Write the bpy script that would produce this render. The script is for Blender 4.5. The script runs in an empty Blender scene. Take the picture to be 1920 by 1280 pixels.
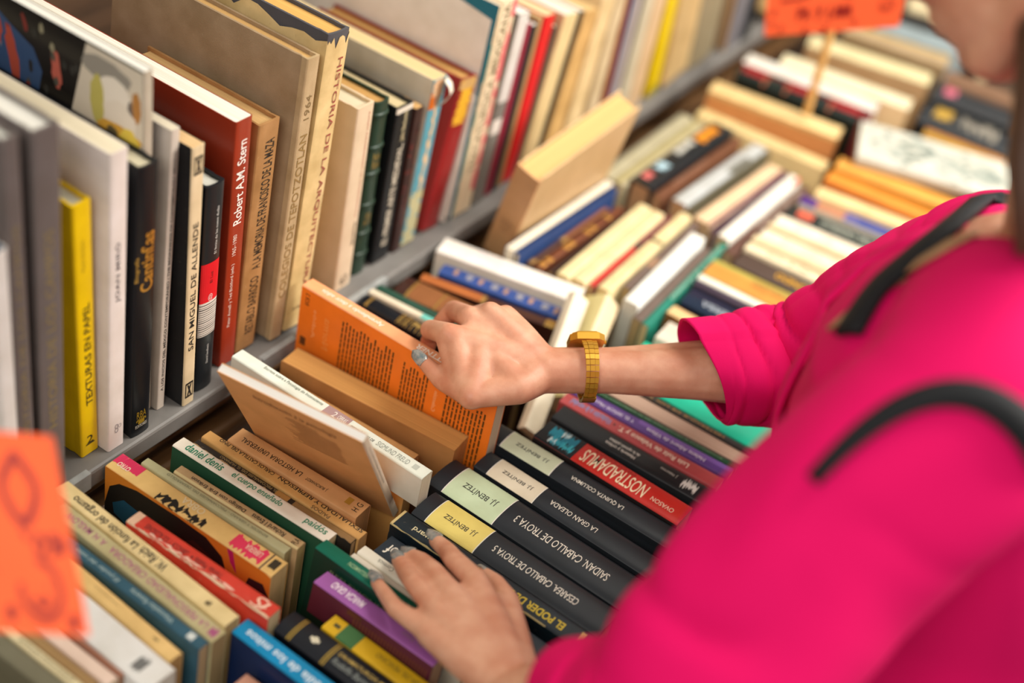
import bpy, bmesh, math, random
import numpy as np
from mathutils import Vector, Matrix, noise
from mathutils.bvhtree import BVHTree

# ------------------------------------------------------------------ scene, camera, light
SC = bpy.context.scene
COL = SC.collection
H = 0.85                                   # height of the shelf ledge above the floor
FPX = 2667.0                               # 50 mm lens on a 36 mm frame, 1920 px wide
AX = Vector((0.5504, -0.4339, 0.7133))     # world X, Y, Z seen from the camera (right, down, forward)
AY = Vector((-0.8142, -0.4682, 0.3435))
AZ = Vector((0.1849, -0.7698, -0.6109))
CAM = Vector((-0.85488, -0.67542, 0.91373 + H))

cam_d = bpy.data.cameras.new('camera')
cam = bpy.data.objects.new('camera', cam_d)
COL.objects.link(cam)
cam_d.sensor_width = 36.0
cam_d.lens = 36.0 * FPX / 1920.0
cam_d.clip_start = 0.02
cam_d.dof.use_dof = True
cam_d.dof.focus_distance = 1.285
cam_d.dof.aperture_fstop = 1.6
m = Matrix((
    (AX[0], -AX[1], -AX[2], CAM[0]),
    (AY[0], -AY[1], -AY[2], CAM[1]),
    (AZ[0], -AZ[1], -AZ[2], CAM[2]),
    (0, 0, 0, 1)))
q = m.to_quaternion(); q.normalize()
cam.rotation_mode = 'QUATERNION'
cam.rotation_quaternion = q
cam.location = CAM
SC.camera = cam

SC.view_settings.view_transform = 'Standard'
SC.view_settings.look = 'None'
SC.view_settings.gamma = 1.0
SC.view_settings.use_curve_mapping = False
SC.view_settings.exposure = 0.10

w = bpy.data.worlds.new('hall_daylight'); SC.world = w; w.use_nodes = True
w.node_tree.nodes['Background'].inputs[0].default_value = (1.0, 0.94, 0.86, 1)
w.node_tree.nodes['Background'].inputs[1].default_value = 0.44

def area_light(name, loc, size, size_y, energy, color, target):
    d = bpy.data.lights.new(name, 'AREA'); d.shape = 'RECTANGLE'
    d.size = size; d.size_y = size_y; d.energy = energy; d.color = color
    o = bpy.data.objects.new(name, d); COL.objects.link(o)
    o.location = loc
    o.rotation_mode = 'QUATERNION'
    o.rotation_quaternion = (Vector(target) - Vector(loc)).to_track_quat('-Z', 'Y')
    return o
area_light('ceiling_or_fill_light', (0.75, -0.74, H + 2.0), 1.1, 0.7, 27, (1.0, 0.95, 0.87), (0.2, -0.1, H))
area_light('ceiling_or_fill_light', (2.1, -0.45, H + 1.9), 1.2, 0.6, 8, (1.0, 0.95, 0.87), (1.5, -0.1, H))
area_light('ceiling_or_fill_light', (1.2, -1.7, H + 1.35), 1.0, 0.7, 54, (1.0, 0.93, 0.84), (0.0, 0.0, H + 0.15))  # added fill light from the front right, brightens the upright spines

area_light('ceiling_or_fill_light', (-1.8, -0.65, H + 1.75), 1.2, 0.9, 25, (1.0, 0.95, 0.88), (0.1, 0.0, H + 0.1))

# ------------------------------------------------------------------ small helpers
def lin(hexs):
    hexs = hexs.lstrip('#')
    out = []
    for i in (0, 2, 4):
        c = int(hexs[i:i+2], 16) / 255.0
        out.append(c / 12.92 if c <= 0.04045 else ((c + 0.055) / 1.055) ** 2.4)
    return out

def ray(px, py):
    c = Vector(((px - 960) / FPX, (py - 640) / FPX, 1.0))
    return Vector((AX.dot(c), AY.dot(c), AZ.dot(c)))
def at_z(px, py, z):            # point on the level plane z (above the ledge) where the photo shows it
    d = ray(px, py); t = (H + z - CAM.z) / d.z
    return CAM + d * t
def at_y(px, py, y):
    d = ray(px, py); t = (y - CAM.y) / d.y
    return CAM + d * t
def at_t(px, py, t):
    return CAM + ray(px, py) * t
def at_plane(px, py, p, n):
    d = ray(px, py); t = (Vector(p) - CAM).dot(n) / d.dot(n)
    return CAM + d * t

_mats = {}
def new_mat(name):
    mt = bpy.data.materials.new(name); mt.use_nodes = True
    nt = mt.node_tree; b = nt.nodes['Principled BSDF']
    return mt, nt, b
def cover_mat(hexs, rough=0.5, old=0.0, cloth=0.0, metal=0.0):
    k = ('c', hexs, rough, old, cloth, metal)
    if k in _mats: return _mats[k]
    mt, nt, b = new_mat('cover_' + hexs.lstrip('#'))
    c = lin(hexs)
    tc = nt.nodes.new('ShaderNodeTexCoord')
    n1 = nt.nodes.new('ShaderNodeTexNoise'); n1.inputs['Scale'].default_value = 34.0; n1.inputs['Detail'].default_value = 5
    nt.links.new(tc.outputs['Object'], n1.inputs['Vector'])
    rp = nt.nodes.new('ShaderNodeValToRGB')
    a = 0.10 + 0.25 * old
    rp.color_ramp.elements[0].position = 0.32; rp.color_ramp.elements[1].position = 0.68
    rp.color_ramp.elements[0].color = (c[0] * (1 - a), c[1] * (1 - a * 1.15), c[2] * (1 - a * 1.5), 1)
    rp.color_ramp.elements[1].color = (min(1, c[0] * (1 + a * .3)), min(1, c[1] * (1 + a * .3)), min(1, c[2] * (1 + a * .3)), 1)
    nt.links.new(n1.outputs['Fac'], rp.inputs['Fac'])
    src = rp.outputs['Color']
    if old > 0:
        n2 = nt.nodes.new('ShaderNodeTexNoise'); n2.inputs['Scale'].default_value = 160; n2.inputs['Detail'].default_value = 6; n2.inputs['Roughness'].default_value = 0.7
        nt.links.new(tc.outputs['Object'], n2.inputs['Vector'])
        r2 = nt.nodes.new('ShaderNodeValToRGB')
        r2.color_ramp.elements[0].position = 0.62; r2.color_ramp.elements[1].position = 0.74
        r2.color_ramp.elements[0].color = (0, 0, 0, 1); r2.color_ramp.elements[1].color = (old * .5, old * .5, old * .5, 1)
        nt.links.new(n2.outputs['Fac'], r2.inputs['Fac'])
        mx = nt.nodes.new('ShaderNodeMixRGB'); mx.blend_type = 'MIX'
        lum = sum(c) / 3
        mx.inputs[2].default_value = (0.62, 0.5, 0.33, 1) if lum < 0.3 else (c[0] * .55, c[1] * .42, c[2] * .3, 1)
        nt.links.new(r2.outputs['Color'], mx.inputs[0]); nt.links.new(src, mx.inputs[1])
        src = mx.outputs['Color']
    nt.links.new(src, b.inputs['Base Color'])
    b.inputs['Roughness'].default_value = rough
    b.inputs['Metallic'].default_value = metal
    b.inputs['Specular IOR Level'].default_value = .32
    bp = nt.nodes.new('ShaderNodeBump'); bp.inputs['Strength'].default_value = 0.12 + 0.5 * cloth
    bp.inputs['Distance'].default_value = 0.0005
    n3 = nt.nodes.new('ShaderNodeTexNoise'); n3.inputs['Scale'].default_value = 900 if cloth else 260; n3.inputs['Detail'].default_value = 3
    nt.links.new(tc.outputs['Object'], n3.inputs['Vector'])
    nt.links.new(n3.outputs['Fac'], bp.inputs['Height']); nt.links.new(bp.outputs['Normal'], b.inputs['Normal'])
    _mats[k] = mt
    return mt
def page_mat(hexs):
    k = ('p', hexs)
    if k in _mats: return _mats[k]
    mt, nt, b = new_mat('pages_' + hexs.lstrip('#'))
    c = lin(hexs)
    tc = nt.nodes.new('ShaderNodeTexCoord'); mp = nt.nodes.new('ShaderNodeMapping')
    mp.inputs['Scale'].default_value = (2.5, 900, 2.5)
    n1 = nt.nodes.new('ShaderNodeTexNoise'); n1.inputs['Scale'].default_value = 1.0; n1.inputs['Detail'].default_value = 4
    nt.links.new(tc.outputs['Object'], mp.inputs['Vector']); nt.links.new(mp.outputs['Vector'], n1.inputs['Vector'])
    rp = nt.nodes.new('ShaderNodeValToRGB')
    rp.color_ramp.elements[0].position = 0.3; rp.color_ramp.elements[1].position = 0.65
    rp.color_ramp.elements[0].color = (c[0] * .72, c[1] * .68, c[2] * .6, 1)
    rp.color_ramp.elements[1].color = (*c, 1)
    nt.links.new(n1.outputs['Fac'], rp.inputs['Fac']); nt.links.new(rp.outputs['Color'], b.inputs['Base Color'])
    b.inputs['Roughness'].default_value = 0.85
    bp = nt.nodes.new('ShaderNodeBump'); bp.inputs['Strength'].default_value = 0.35; bp.inputs['Distance'].default_value = 0.0004
    nt.links.new(n1.outputs['Fac'], bp.inputs['Height']); nt.links.new(bp.outputs['Normal'], b.inputs['Normal'])
    _mats[k] = mt
    return mt
def ink_mat(hexs, gold=False):
    k = ('i', hexs, gold)
    if k in _mats: return _mats[k]
    mt, nt, b = new_mat(('foil_' if gold else 'ink_') + hexs.lstrip('#'))
    b.inputs['Base Color'].default_value = (*lin(hexs), 1)
    b.inputs['Roughness'].default_value = 0.32 if gold else 0.55
    b.inputs['Metallic'].default_value = 0.65 if gold else 0.0
    _mats[k] = mt
    return mt

def tag(o, label=None, cat=None, group=None, kind=None):
    if label: o['label'] = label
    if cat: o['category'] = cat
    if group: o['group'] = group
    if kind: o['kind'] = kind
    return o
def empty(name, mat4=None, loc=None):
    o = bpy.data.objects.new(name, None); COL.objects.link(o)
    o.empty_display_size = 0.02
    if mat4 is not None: o.matrix_world = mat4
    if loc is not None: o.location = loc
    return o
def link_mesh(name, verts, faces, mt, parent=None, smooth=None):
    me = bpy.data.meshes.new(name)
    me.from_pydata([tuple(v) for v in verts], [], faces)
    me.update()
    if smooth is not None:
        me.shade_smooth()
        if smooth < 3: me.set_sharp_from_angle(angle=smooth)
    if mt is not None: me.materials.append(mt)
    o = bpy.data.objects.new(name, me); COL.objects.link(o)
    if parent is not None: o.parent = parent
    return o
def link_bm(name, bm, mt, parent=None, smooth=None):
    bmesh.ops.recalc_face_normals(bm, faces=bm.faces)
    me = bpy.data.meshes.new(name); bm.to_mesh(me); bm.free()
    if smooth is not None:
        me.shade_smooth()
        if smooth < 3: me.set_sharp_from_angle(angle=smooth)
    if mt is not None: me.materials.append(mt)
    o = bpy.data.objects.new(name, me); COL.objects.link(o)
    if parent is not None: o.parent = parent
    return o
def bm_box(bm, lo, hi, bevel=0.0):
    r = bmesh.ops.create_cube(bm, size=1.0)
    vs = r['verts']
    for v in vs:
        v.co = Vector([(lo[i] + hi[i]) / 2 + v.co[i] * (hi[i] - lo[i]) for i in range(3)])
    if bevel > 0:
        es = list({e for v in vs for e in v.link_edges})
        bmesh.ops.bevel(bm, geom=es, offset=bevel, segments=2, affect='EDGES', profile=0.5)
def box_obj(name, lo, hi, mt, parent=None, bevel=0.002):
    bm = bmesh.new(); bm_box(bm, lo, hi, bevel)
    return link_bm(name, bm, mt, parent)
def bm_tube(bm, pts, radii, n=10, closed_ends=True, flat=None):
    """sweep; flat=(a,b): an a x b band instead of a round tube, radii then scale it"""
    rings = []
    pts = [Vector(p) for p in pts]
    up = None
    for i, p in enumerate(pts):
        d = (pts[min(i + 1, len(pts) - 1)] - pts[max(i - 1, 0)]).normalized()
        if up is None:
            up = Vector((0, 0, 1)) if abs(d.z) < 0.9 else Vector((1, 0, 0))
        a = d.cross(up).normalized(); up = a.cross(d).normalized()
        r = radii[i] if hasattr(radii, '__len__') else radii
        ring = []
        for k in range(n):
            t = 2 * math.pi * k / n
            ring.append(bm.verts.new(p + a * math.cos(t) * r + up * math.sin(t) * r))
        rings.append(ring)
    for i in range(len(rings) - 1):
        for k in range(n):
            bm.faces.new((rings[i][k], rings[i][(k + 1) % n], rings[i + 1][(k + 1) % n], rings[i + 1][k]))
    if closed_ends:
        bm.faces.new(rings[0][::-1]); bm.faces.new(rings[-1])

# ------------------------------------------------------------------ lettering
_text = {}
def text_shape(s, bold=0.0, shear=0.0, space=1.0):
    """letter outlines filled to triangles, scaled to the unit box"""
    k = (s, bold, shear, space)
    if k in _text: return _text[k]
    cu = bpy.data.curves.new('lettering', 'FONT')
    cu.body = s; cu.offset = bold; cu.shear = shear; cu.space_character = space
    cu.resolution_u = 3; cu.fill_mode = 'FRONT'
    o = bpy.data.objects.new('lettering', cu)
    me = bpy.data.meshes.new_from_object(o)
    vs = np.array([tuple(v.co) for v in me.vertices]) if len(me.vertices) else np.zeros((0, 3))
    fs = [tuple(p.vertices) for p in me.polygons]
    bpy.data.objects.remove(o); bpy.data.curves.remove(cu); bpy.data.meshes.remove(me)
    lo = vs.min(0); hi = vs.max(0)
    vs = (vs - lo) / np.maximum(hi - lo, 1e-6)
    _text[k] = (vs[:, :2], fs)
    return _text[k]
# ------------------------------------------------------------------ books
def spine_profile(T, rnd):
    """outline of the spine across its thickness: list of (v, z)"""
    out = []
    if rnd > 0:
        n = 13; b = rnd * T * 0.5
        for i in range(n):
            u = -1 + 2 * i / (n - 1); u = math.sin(u * math.pi / 2)
            out.append((u * T / 2, -b * (1 - math.sqrt(max(0, 1 - 0.96 * u * u))) ))
    else:
        b = min(0.0014, T * 0.12)
        for u, f in ((-1, 1), (-1 + 1.0 * b / T, .35), (-1 + 2.4 * b / T, 0), (-.34, 0), (0, 0), (.34, 0), (1 - 2.4 * b / T, 0), (1 - 1.0 * b / T, .35), (1, 1)):
            out.append((u * T / 2, -b * f))
    return out
def z_on(prof, v):
    if v <= prof[0][0]: return prof[0][1]
    for (a, za), (b, zb) in zip(prof, prof[1:]):
        if v <= b: return za + (zb - za) * (v - a) / max(1e-9, b - a)
    return prof[-1][1]

class Book: pass

def build_book(label, frame, L, T, D, cover='#cccccc', pages='#e6d9b8', spine=None, rnd=0.0, hard=False,
               texts=(), bands=(), art=(), face_text=(), old=0.0, rough=0.45, cloth=0.0, group=None,
               flip=False, jacket=None, ribs=None, name=None, in_=None, page_gap=None, sag=0.0):
    """frame: 4x4; local x runs along the spine, y across its thickness, z out of the spine"""
    name = name or ('paperback_book' if 'paperback' in label else 'hardcover_book' if (hard or 'hardback' in label) else 'book')
    root = empty(name, frame)
    tag(root, label, 'book', group)
    prof = spine_profile(T, rnd)
    ct = min(0.0026, T * 0.16) if hard else min(0.0007, T * 0.1)
    inset = in_ if in_ is not None else (0.0035 if hard else 0.0002)
    outer = [(-T / 2, -D)]
    zc = prof[0][1]
    if hard and D > 0.03:
        g = 0.0009
        outer += [(-T / 2, zc - 0.013), (-T / 2 + g, zc - 0.009), (-T / 2 + g * .6, zc - 0.006)]
    outer += prof
    if hard and D > 0.03:
        outer += [(T / 2 - g * .6, zc - 0.006), (T / 2 - g, zc - 0.009), (T / 2, zc - 0.013)]
    outer += [(T / 2, -D)]
    sc = (T - 2 * ct) / T
    inner = []
    for i, (y, z) in enumerate(outer):
        yy = max(-T / 2 + ct, min(T / 2 - ct, y * sc))
        zz = z - ct if (i not in (0, len(outer) - 1)) else z
        inner.append((yy, zz))
    n = len(outer)
    xs = [0.0, L] if sag == 0 else [L * i / 8 for i in range(9)]
    V = []; Fc = []
    fz = (lambda z: -D - z) if flip else (lambda z: z)
    for x in xs:
        s = sag * (1 - (2 * x / L - 1) ** 2)
        for (y, z) in outer: V.append((x, y + s, fz(z)))
        for (y, z) in inner: V.append((x, y + s, fz(z)))
    M2 = 2 * n
    for j in range(len(xs) - 1):
        o0 = j * M2; o1 = (j + 1) * M2
        for i in range(n - 1):
            Fc.append((o0 + i, o1 + i, o1 + i + 1, o0 + i + 1))
            Fc.append((o0 + n + i, o0 + n + i + 1, o1 + n + i + 1, o1 + n + i))
        Fc.append((o0, o0 + n, o1 + n, o1))
        Fc.append((o0 + n - 1, o1 + n - 1, o1 + 2 * n - 1, o0 + 2 * n - 1))
    for o0 in (0, (len(xs) - 1) * M2):
        for i in range(n - 1):
            Fc.append((o0 + i, o0 + i + 1, o0 + n + i + 1, o0 + n + i))
    cm = cover_mat(cover, rough, old, cloth)
    bm = bmesh.new()
    bv = [bm.verts.new(v) for v in V]
    for f in Fc:
        try: bm.faces.new([bv[i] for i in f])
        except ValueError: pass
    c = link_bm('cover', bm, cm, root, smooth=0.7)
    if spine and spine != cover:
        c.data.materials.append(cover_mat(spine, rough, old, cloth))
        for p in c.data.polygons:
            if (p.center.z > zc - 0.0065 and not flip) or (flip and p.center.z < -D - zc + 0.0065): p.material_index = 1
    # page block
    pv = []; pf = []
    a, b_ = inset, L - inset
    pi = [(y, z - ct * 1.02) for (y, z) in [(yy * sc * 0.995, zz) for (yy, zz) in prof]]
    zb = -D + inset
    m_ = len(pi)
    for x in (a, b_):
        s = sag * (1 - (2 * x / L - 1) ** 2)
        for (y, z) in pi: pv.append((x, y + s, fz(z)))
        for (y, z) in pi: pv.append((x, y + s, fz(zb)))
    Q = 2 * m_
    for i in range(m_ - 1):
        pf.append((i, i + 1, Q + i + 1, Q + i)); pf.append((m_ + i, Q + m_ + i, Q + m_ + i + 1, m_ + i + 1))
        pf.append((i, m_ + i, m_ + i + 1, i + 1)); pf.append((Q + i, Q + i + 1, Q + m_ + i + 1, Q + m_ + i))
    pf.append((0, Q, Q + m_, m_)); pf.append((m_ - 1, 2 * m_ - 1, Q + 2 * m_ - 1, Q + m_ - 1))
    bm = bmesh.new(); bv = [bm.verts.new(v) for v in pv]
    for f in pf: bm.faces.new([bv[i] for i in f])
    link_bm('page_block', bm, page_mat(pages), root)
    # camera-facing board
    loc = frame.inverted() @ CAM
    side = 1 if loc.y > 0 else -1
    B = Book(); B.root = root; B.prof = prof; B.L = L; B.T = T; B.D = D; B.side = side
    # raised ribs
    if ribs:
        for s in ribs:
            r = 0.0032; V = []; F2 = []
            for j in range(5):
                t = math.pi * j / 4
                for (y, z) in prof:
                    V.append((s * L + math.cos(t) * r, y, z - 0.0003 + math.sin(t) * 0.0022))
            for j in range(4):
                for i in range(len(prof) - 1):
                    k = j * len(prof) + i
                    F2.append((k, k + 1, k + 1 + len(prof), k + len(prof)))
            bm = bmesh.new(); bv = [bm.verts.new(v) for v in V]
            for f in F2: bm.faces.new([bv[i] for i in f])
            link_bm('raised_band', bm, cm, root, smooth=3.2)
    for bnd in bands: spine_patch(B, *bnd)
    for t in texts: spine_text(B, *t)
    for a_ in art: face_patch(B, *a_)
    for t in face_text: face_lettering(B, *t)
    if jacket:
        torn_jacket(B, *jacket)
    return B

def spine_patch(B, s0, s1, v0, v1, color, name='label_panel', lift=0.00016, gold=False, wob=0.0, seed=0):
    """coloured panel printed or pasted on the spine: s along it, v across (-.5 .. .5)"""
    rg = random.Random(seed)
    vs = sorted({v0 * B.T, v1 * B.T} | {p[0] for p in B.prof if v0 * B.T < p[0] < v1 * B.T})
    V = []
    m_ = len(vs)
    ns = 2 if wob == 0 else 26
    for j in range(ns):
        s = s0 + (s1 - s0) * j / (ns - 1)
        w0 = rg.uniform(-wob, wob) if wob else 0; w1 = rg.uniform(-wob, wob) if wob else 0
        for k, v in enumerate(vs):
            f = k / (m_ - 1)
            vv = v + B.T * (w0 * (1 - f) + w1 * f) * (1 if 0 < j < ns - 1 else 0)
            vv = max(-B.T / 2, min(B.T / 2, vv))
            V.append((s * B.L, vv, z_on(B.prof, vv) + lift))
    F2 = []
    for j in range(ns - 1):
        for k in range(m_ - 1):
            a = j * m_ + k
            F2.append((a, a + m_, a + m_ + 1, a + 1))
    mt = ink_mat(color, True) if gold else cover_mat(color, 0.5)
    return link_mesh(name, V, F2, mt, B.root)

def spine_text(B, s, s0, s1, h, v=0.0, d=1, color='#111111', bold=0.0, shear=0.0, gold=False, name='lettering', lift=0.00034, space=1.0):
    pts, fs = text_shape(s, bold, shear, space)
    V = []
    for (a, b) in pts:
        yy = (v + (b - 0.5) * h) * B.T
        if d > 0: x = (s0 + (s1 - s0) * a) * B.L; y = yy
        else: x = (s1 - (s1 - s0) * a) * B.L; y = -yy
        V.append((x, y, z_on(B.prof, y) + lift))
    F2 = fs if True else fs
    return link_mesh(name, V, F2, ink_mat(color, gold), B.root)

def spine_across(B, s, sc, h, color, wid=0.7, d=1, gold=False, name='publisher_mark', bold=0.0, v=0.0):
    """lettering set across the spine (upright when the book stands)"""
    pts, fs = text_shape(s, bold)
    V = []
    for (a, b) in pts:
        y = (v - (a - 0.5) * wid) * B.T * d
        x = sc * B.L + (b - 0.5) * h * d
        V.append((x, y, z_on(B.prof, y) + 0.0004))
    return link_mesh(name, V, fs, ink_mat(color, gold), B.root)

def face_patch(B, poly, color, name='cover_print', lift=0.00016, gold=False):
    """polygon printed on the board that faces the shopper; (s, d) in fractions of length and depth"""
    y = B.side * (B.T / 2 + lift)
    V = [(p[0] * B.L, y, -p[1] * B.D) for p in poly]
    bm = bmesh.new(); bv = [bm.verts.new(v) for v in V]
    f = bm.faces.new(bv)
    bmesh.ops.triangulate(bm, faces=[f])
    return link_bm(name, bm, ink_mat(color, gold), B.root)

def face_lettering(B, s, x0, x1, d0, d1, color, vert=False, flipx=False, bold=0.0, shear=0.0, name='cover_lettering'):
    """lettering on the board facing the shopper, in metres along the spine (x) and down from it (d)"""
    pts, fs = text_shape(s, bold, shear)
    y = B.side * (B.T / 2 + 0.0003)
    V = []
    for (a, b) in pts:
        if vert: x = x0 + (x1 - x0) * (b if not flipx else 1 - b); d = d1 + (d0 - d1) * (a if not flipx else 1 - a)
        else: x = x0 + (x1 - x0) * (a if not flipx else 1 - a); d = d1 + (d0 - d1) * (b if not flipx else 1 - b)
        V.append((x, y, -d))
    return link_mesh(name, V, fs, ink_mat(color), B.root)

def torn_jacket(B, color, jag, rough=0.35, seed=3, low=0.0):
    """paper jacket round the boards, ragged along its upper edge"""
    rg = random.Random(seed)
    e = 0.0005
    T = B.T + 2 * e
    path = []
    nd = 16
    for i in range(nd): path.append((-T / 2, -B.D * (1 - i / nd)))
    path += [(v * T / B.T, z + e) for (v, z) in B.prof]
    for i in range(nd): path.append((T / 2, -B.D * ((i + 1) / nd)))
    V = []; F2 = []
    for i, (y, z) in enumerate(path):
        hgt = B.L - jag * rg.random() ** 1.6 - low
        V.append((0.0005, y, z)); V.append((hgt, y, z))
    for i in range(len(path) - 1):
        F2.append((2 * i, 2 * i + 2, 2 * i + 3, 2 * i + 1))
    o = link_mesh('dust_jacket', V, F2, cover_mat(color, rough, 0.5), B.root, smooth=0.7)
    return o

def frame_from(o, x, z):
    x = x.normalized(); z = (z - x * z.dot(x)).normalized(); y = z.cross(x)
    return Matrix(((x[0], y[0], z[0], o[0]), (x[1], y[1], z[1], o[1]), (x[2], y[2], z[2], o[2]), (0, 0, 0, 1)))

# ------------------------------------------------------------------ keeping solid things out of each other
N_FIXED = [0]
SOLIDS = []                      # (centre, (x, y, z) axes, half sizes)
def solid_of(fr, L, T, D):
    x, y, z = [Vector(fr.col[i][:3]) for i in range(3)]
    return (fr.translation + x * L / 2 - z * D / 2, (x, y, z), (L / 2, T / 2, D / 2))
def solid_box(lo, hi):
    return ((Vector(lo) + Vector(hi)) / 2, (Vector((1, 0, 0)), Vector((0, 1, 0)), Vector((0, 0, 1))), tuple((hi[i] - lo[i]) / 2 for i in range(3)))
def apart(a, b, gap=0.0004):
    d = b[0] - a[0]
    axes = list(a[1]) + list(b[1]) + [u.cross(v) for u in a[1] for v in b[1]]
    for ax in axes:
        if ax.length < 1e-4: continue
        ax = ax.normalized()
        ra = sum(abs(ax.dot(a[1][i])) * a[2][i] for i in range(3)); rb = sum(abs(ax.dot(b[1][i])) * b[2][i] for i in range(3))
        if abs(d.dot(ax)) > ra + rb + gap: return True
    return False
def fit(fr, L, T, D):
    """trim a book until it clears everything already standing: from its sides, ends or lower edge, whichever costs least"""
    x, y, z = [Vector(fr.col[i][:3]) for i in range(3)]
    o = fr.translation.copy()
    y0, y1, x0, x1, d = -T / 2, T / 2, 0.0, L, D
    def cur(y0, y1, x0, x1, d):
        return (o + x * (x0 + x1) / 2 + y * (y0 + y1) / 2 - z * d / 2, (x, y, z), ((x1 - x0) / 2, (y1 - y0) / 2, d / 2))
    near = SOLIDS[:N_FIXED[0]] + [s_ for s_ in SOLIDS[N_FIXED[0]:] if (s_[0] - (o + x * L / 2 - z * D / 2)).length < .55]
    for _ in range(30):
        me_ = cur(y0, y1, x0, x1, d)
        hit = next((s_ for s_ in near if not apart(me_, s_)), None)
        if hit is None: break
        best = None
        for st, cost, lim in (('y0', 1.0, .75 * T), ('y1', 1.0, .75 * T), ('x0', .32, .35 * L), ('x1', .4, .35 * L), ('d', .16, .85 * D)):
            step = .001 if st[0] == 'y' else .003
            k = 1
            while k * step < lim:
                a = dict(y0=y0, y1=y1, x0=x0, x1=x1, d=d)
                if st in ('y0', 'x0'): a[st] += k * step
                else: a[st] -= k * step
                if a['y1'] - a['y0'] < .0024 or a['x1'] - a['x0'] < .05 or a['d'] < .012: break
                if apart(cur(**a), hit):
                    c_ = cost * k * step
                    if best is None or c_ < best[0]: best = (c_, a)
                    break
                k += 1
        if best is None: break
        y0, y1, x0, x1, d = best[1]['y0'], best[1]['y1'], best[1]['x0'], best[1]['x1'], best[1]['d']
    fr2 = fr.copy(); fr2.translation = o + x * x0 + y * (y0 + y1) / 2
    return fr2, x1 - x0, y1 - y0, d

FLOOR_Z = -0.15         # trough floor, below the ledge
def spine_up(label, p0, p1, p2, z=0.0, tilt=0.0, D=None, shrink=0.0006, Lmin=0.0, **kw):
    """a book lying in the trough with its spine up; p0-p1 one long edge of the spine, p2 a point on the other edge"""
    A = at_z(p0[0], p0[1], z); Bq = at_z(p1[0], p1[1], z)
    x = (Bq - A).normalized()
    side = Vector((0, 0, 1)).cross(x)                      # horizontal
    n = Vector((0, 0, 1))
    if tilt: n = n * math.cos(tilt) + side * (1 if side.x + side.y > 0 else -1) * math.sin(tilt)
    P2 = at_plane(p2[0], p2[1], A, n)
    yv = n.cross(x)
    wv = (P2 - A).dot(yv)
    T = abs(wv) - shrink
    o = A + yv * wv / 2
    L = max((Bq - A).length, Lmin)
    Dm = (z - FLOOR_Z - .001) / math.cos(tilt) - T * abs(math.tan(tilt))
    D = Dm if D is None else min(D, Dm)
    fr, L, T, D = fit(frame_from(o, x, n), L, T, D)
    SOLIDS.append(solid_of(fr, L, T, D))
    return build_book(label, fr, L, T, D, **kw)

_last = {}
def standing(label, bl, br, tl, y=None, zb=0.0, D=0.19, shrink=0.0004, grow=True, L=None, **kw):
    """a book standing on the ledge, spine to the front"""
    if y is None:
        A = at_z(bl[0], bl[1], zb); y = A.y
    else:
        A = at_y(bl[0], bl[1], y)
    Tl = at_y(tl[0], tl[1], y); Br = at_y(br[0], br[1], y)
    u = (Tl - A).normalized()
    A = A + u * ((H + zb + .0005 - A.z) / u.z)
    wv = Vector((u.z, 0, -u.x))
    T = (Br - A).dot(wv)
    # never into the neighbour on the left
    prev = _last.get('row')
    shift = 0.0
    if prev:
        pA, pu, pT, pL = prev
        for f in (0.0, 1.0):
            hgt = min(pL, (Tl - A).length) * f
            rp = pA + pu * hgt + Vector((pu.z, 0, -pu.x)) * pT
            me_ = A + u * hgt
            shift = max(shift, rp.x - me_.x)
    A = A + wv * max(0, shift); T = T - max(0, shift) - shrink
    T = max(T, 0.003)
    Lh = L if L else (Tl - A).dot(u)
    if L is None and tl[1] <= 0: Lh = max(Lh, .19 + .012 * (len(SOLIDS) * 7 % 5))      # taller than the photo shows
    _last['row'] = (A, u, T, Lh)
    z = Vector((0, -1, 0))
    # keep the lower corner on the ledge when the book leans
    fr = frame_from(A + wv * T / 2 + u * (abs(u.x) * T / 2 / max(u.z, .5)), u, z)
    if u.x < 0: fr.translation = fr.translation + u * 0
    fr, Lh, T, D = fit(fr, Lh, T, D)
    SOLIDS.append(solid_of(fr, Lh, T, D))
    return build_book(label, fr, Lh, T, D, **kw)
# ------------------------------------------------------------------ the stall: floor, shelf, trough
def stall_mat(name, hexs, rough, scale=8.0, amt=0.25, bump=0.2, stretch=(1, 1, 1), metal=0.0):
    mt, nt, b = new_mat(name)
    c = lin(hexs)
    tc = nt.nodes.new('ShaderNodeTexCoord'); mp = nt.nodes.new('ShaderNodeMapping'); mp.inputs['Scale'].default_value = stretch
    n1 = nt.nodes.new('ShaderNodeTexNoise'); n1.inputs['Scale'].default_value = scale; n1.inputs['Detail'].default_value = 7
    nt.links.new(tc.outputs['Object'], mp.inputs['Vector']); nt.links.new(mp.outputs['Vector'], n1.inputs['Vector'])
    rp = nt.nodes.new('ShaderNodeValToRGB')
    rp.color_ramp.elements[0].position = 0.3; rp.color_ramp.elements[1].position = 0.7
    rp.color_ramp.elements[0].color = (*[v * (1 - amt) for v in c], 1); rp.color_ramp.elements[1].color = (*[min(1, v * (1 + amt)) for v in c], 1)
    nt.links.new(n1.outputs['Fac'], rp.inputs['Fac']); nt.links.new(rp.outputs['Color'], b.inputs['Base Color'])
    b.inputs['Roughness'].default_value = rough; b.inputs['Metallic'].default_value = metal
    bp = nt.nodes.new('ShaderNodeBump'); bp.inputs['Strength'].default_value = bump; bp.inputs['Distance'].default_value = 0.002
    nt.links.new(n1.outputs['Fac'], bp.inputs['Height']); nt.links.new(bp.outputs['Normal'], b.inputs['Normal'])
    return mt
LEDGE = stall_mat('grey_painted_ledge', '#76736f', 0.5, 14, 0.3)
DARKWOOD = stall_mat('dark_stained_wood', '#4a3524', 0.55, 6, 0.45, 0.3, (1, 8, 8))
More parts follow.
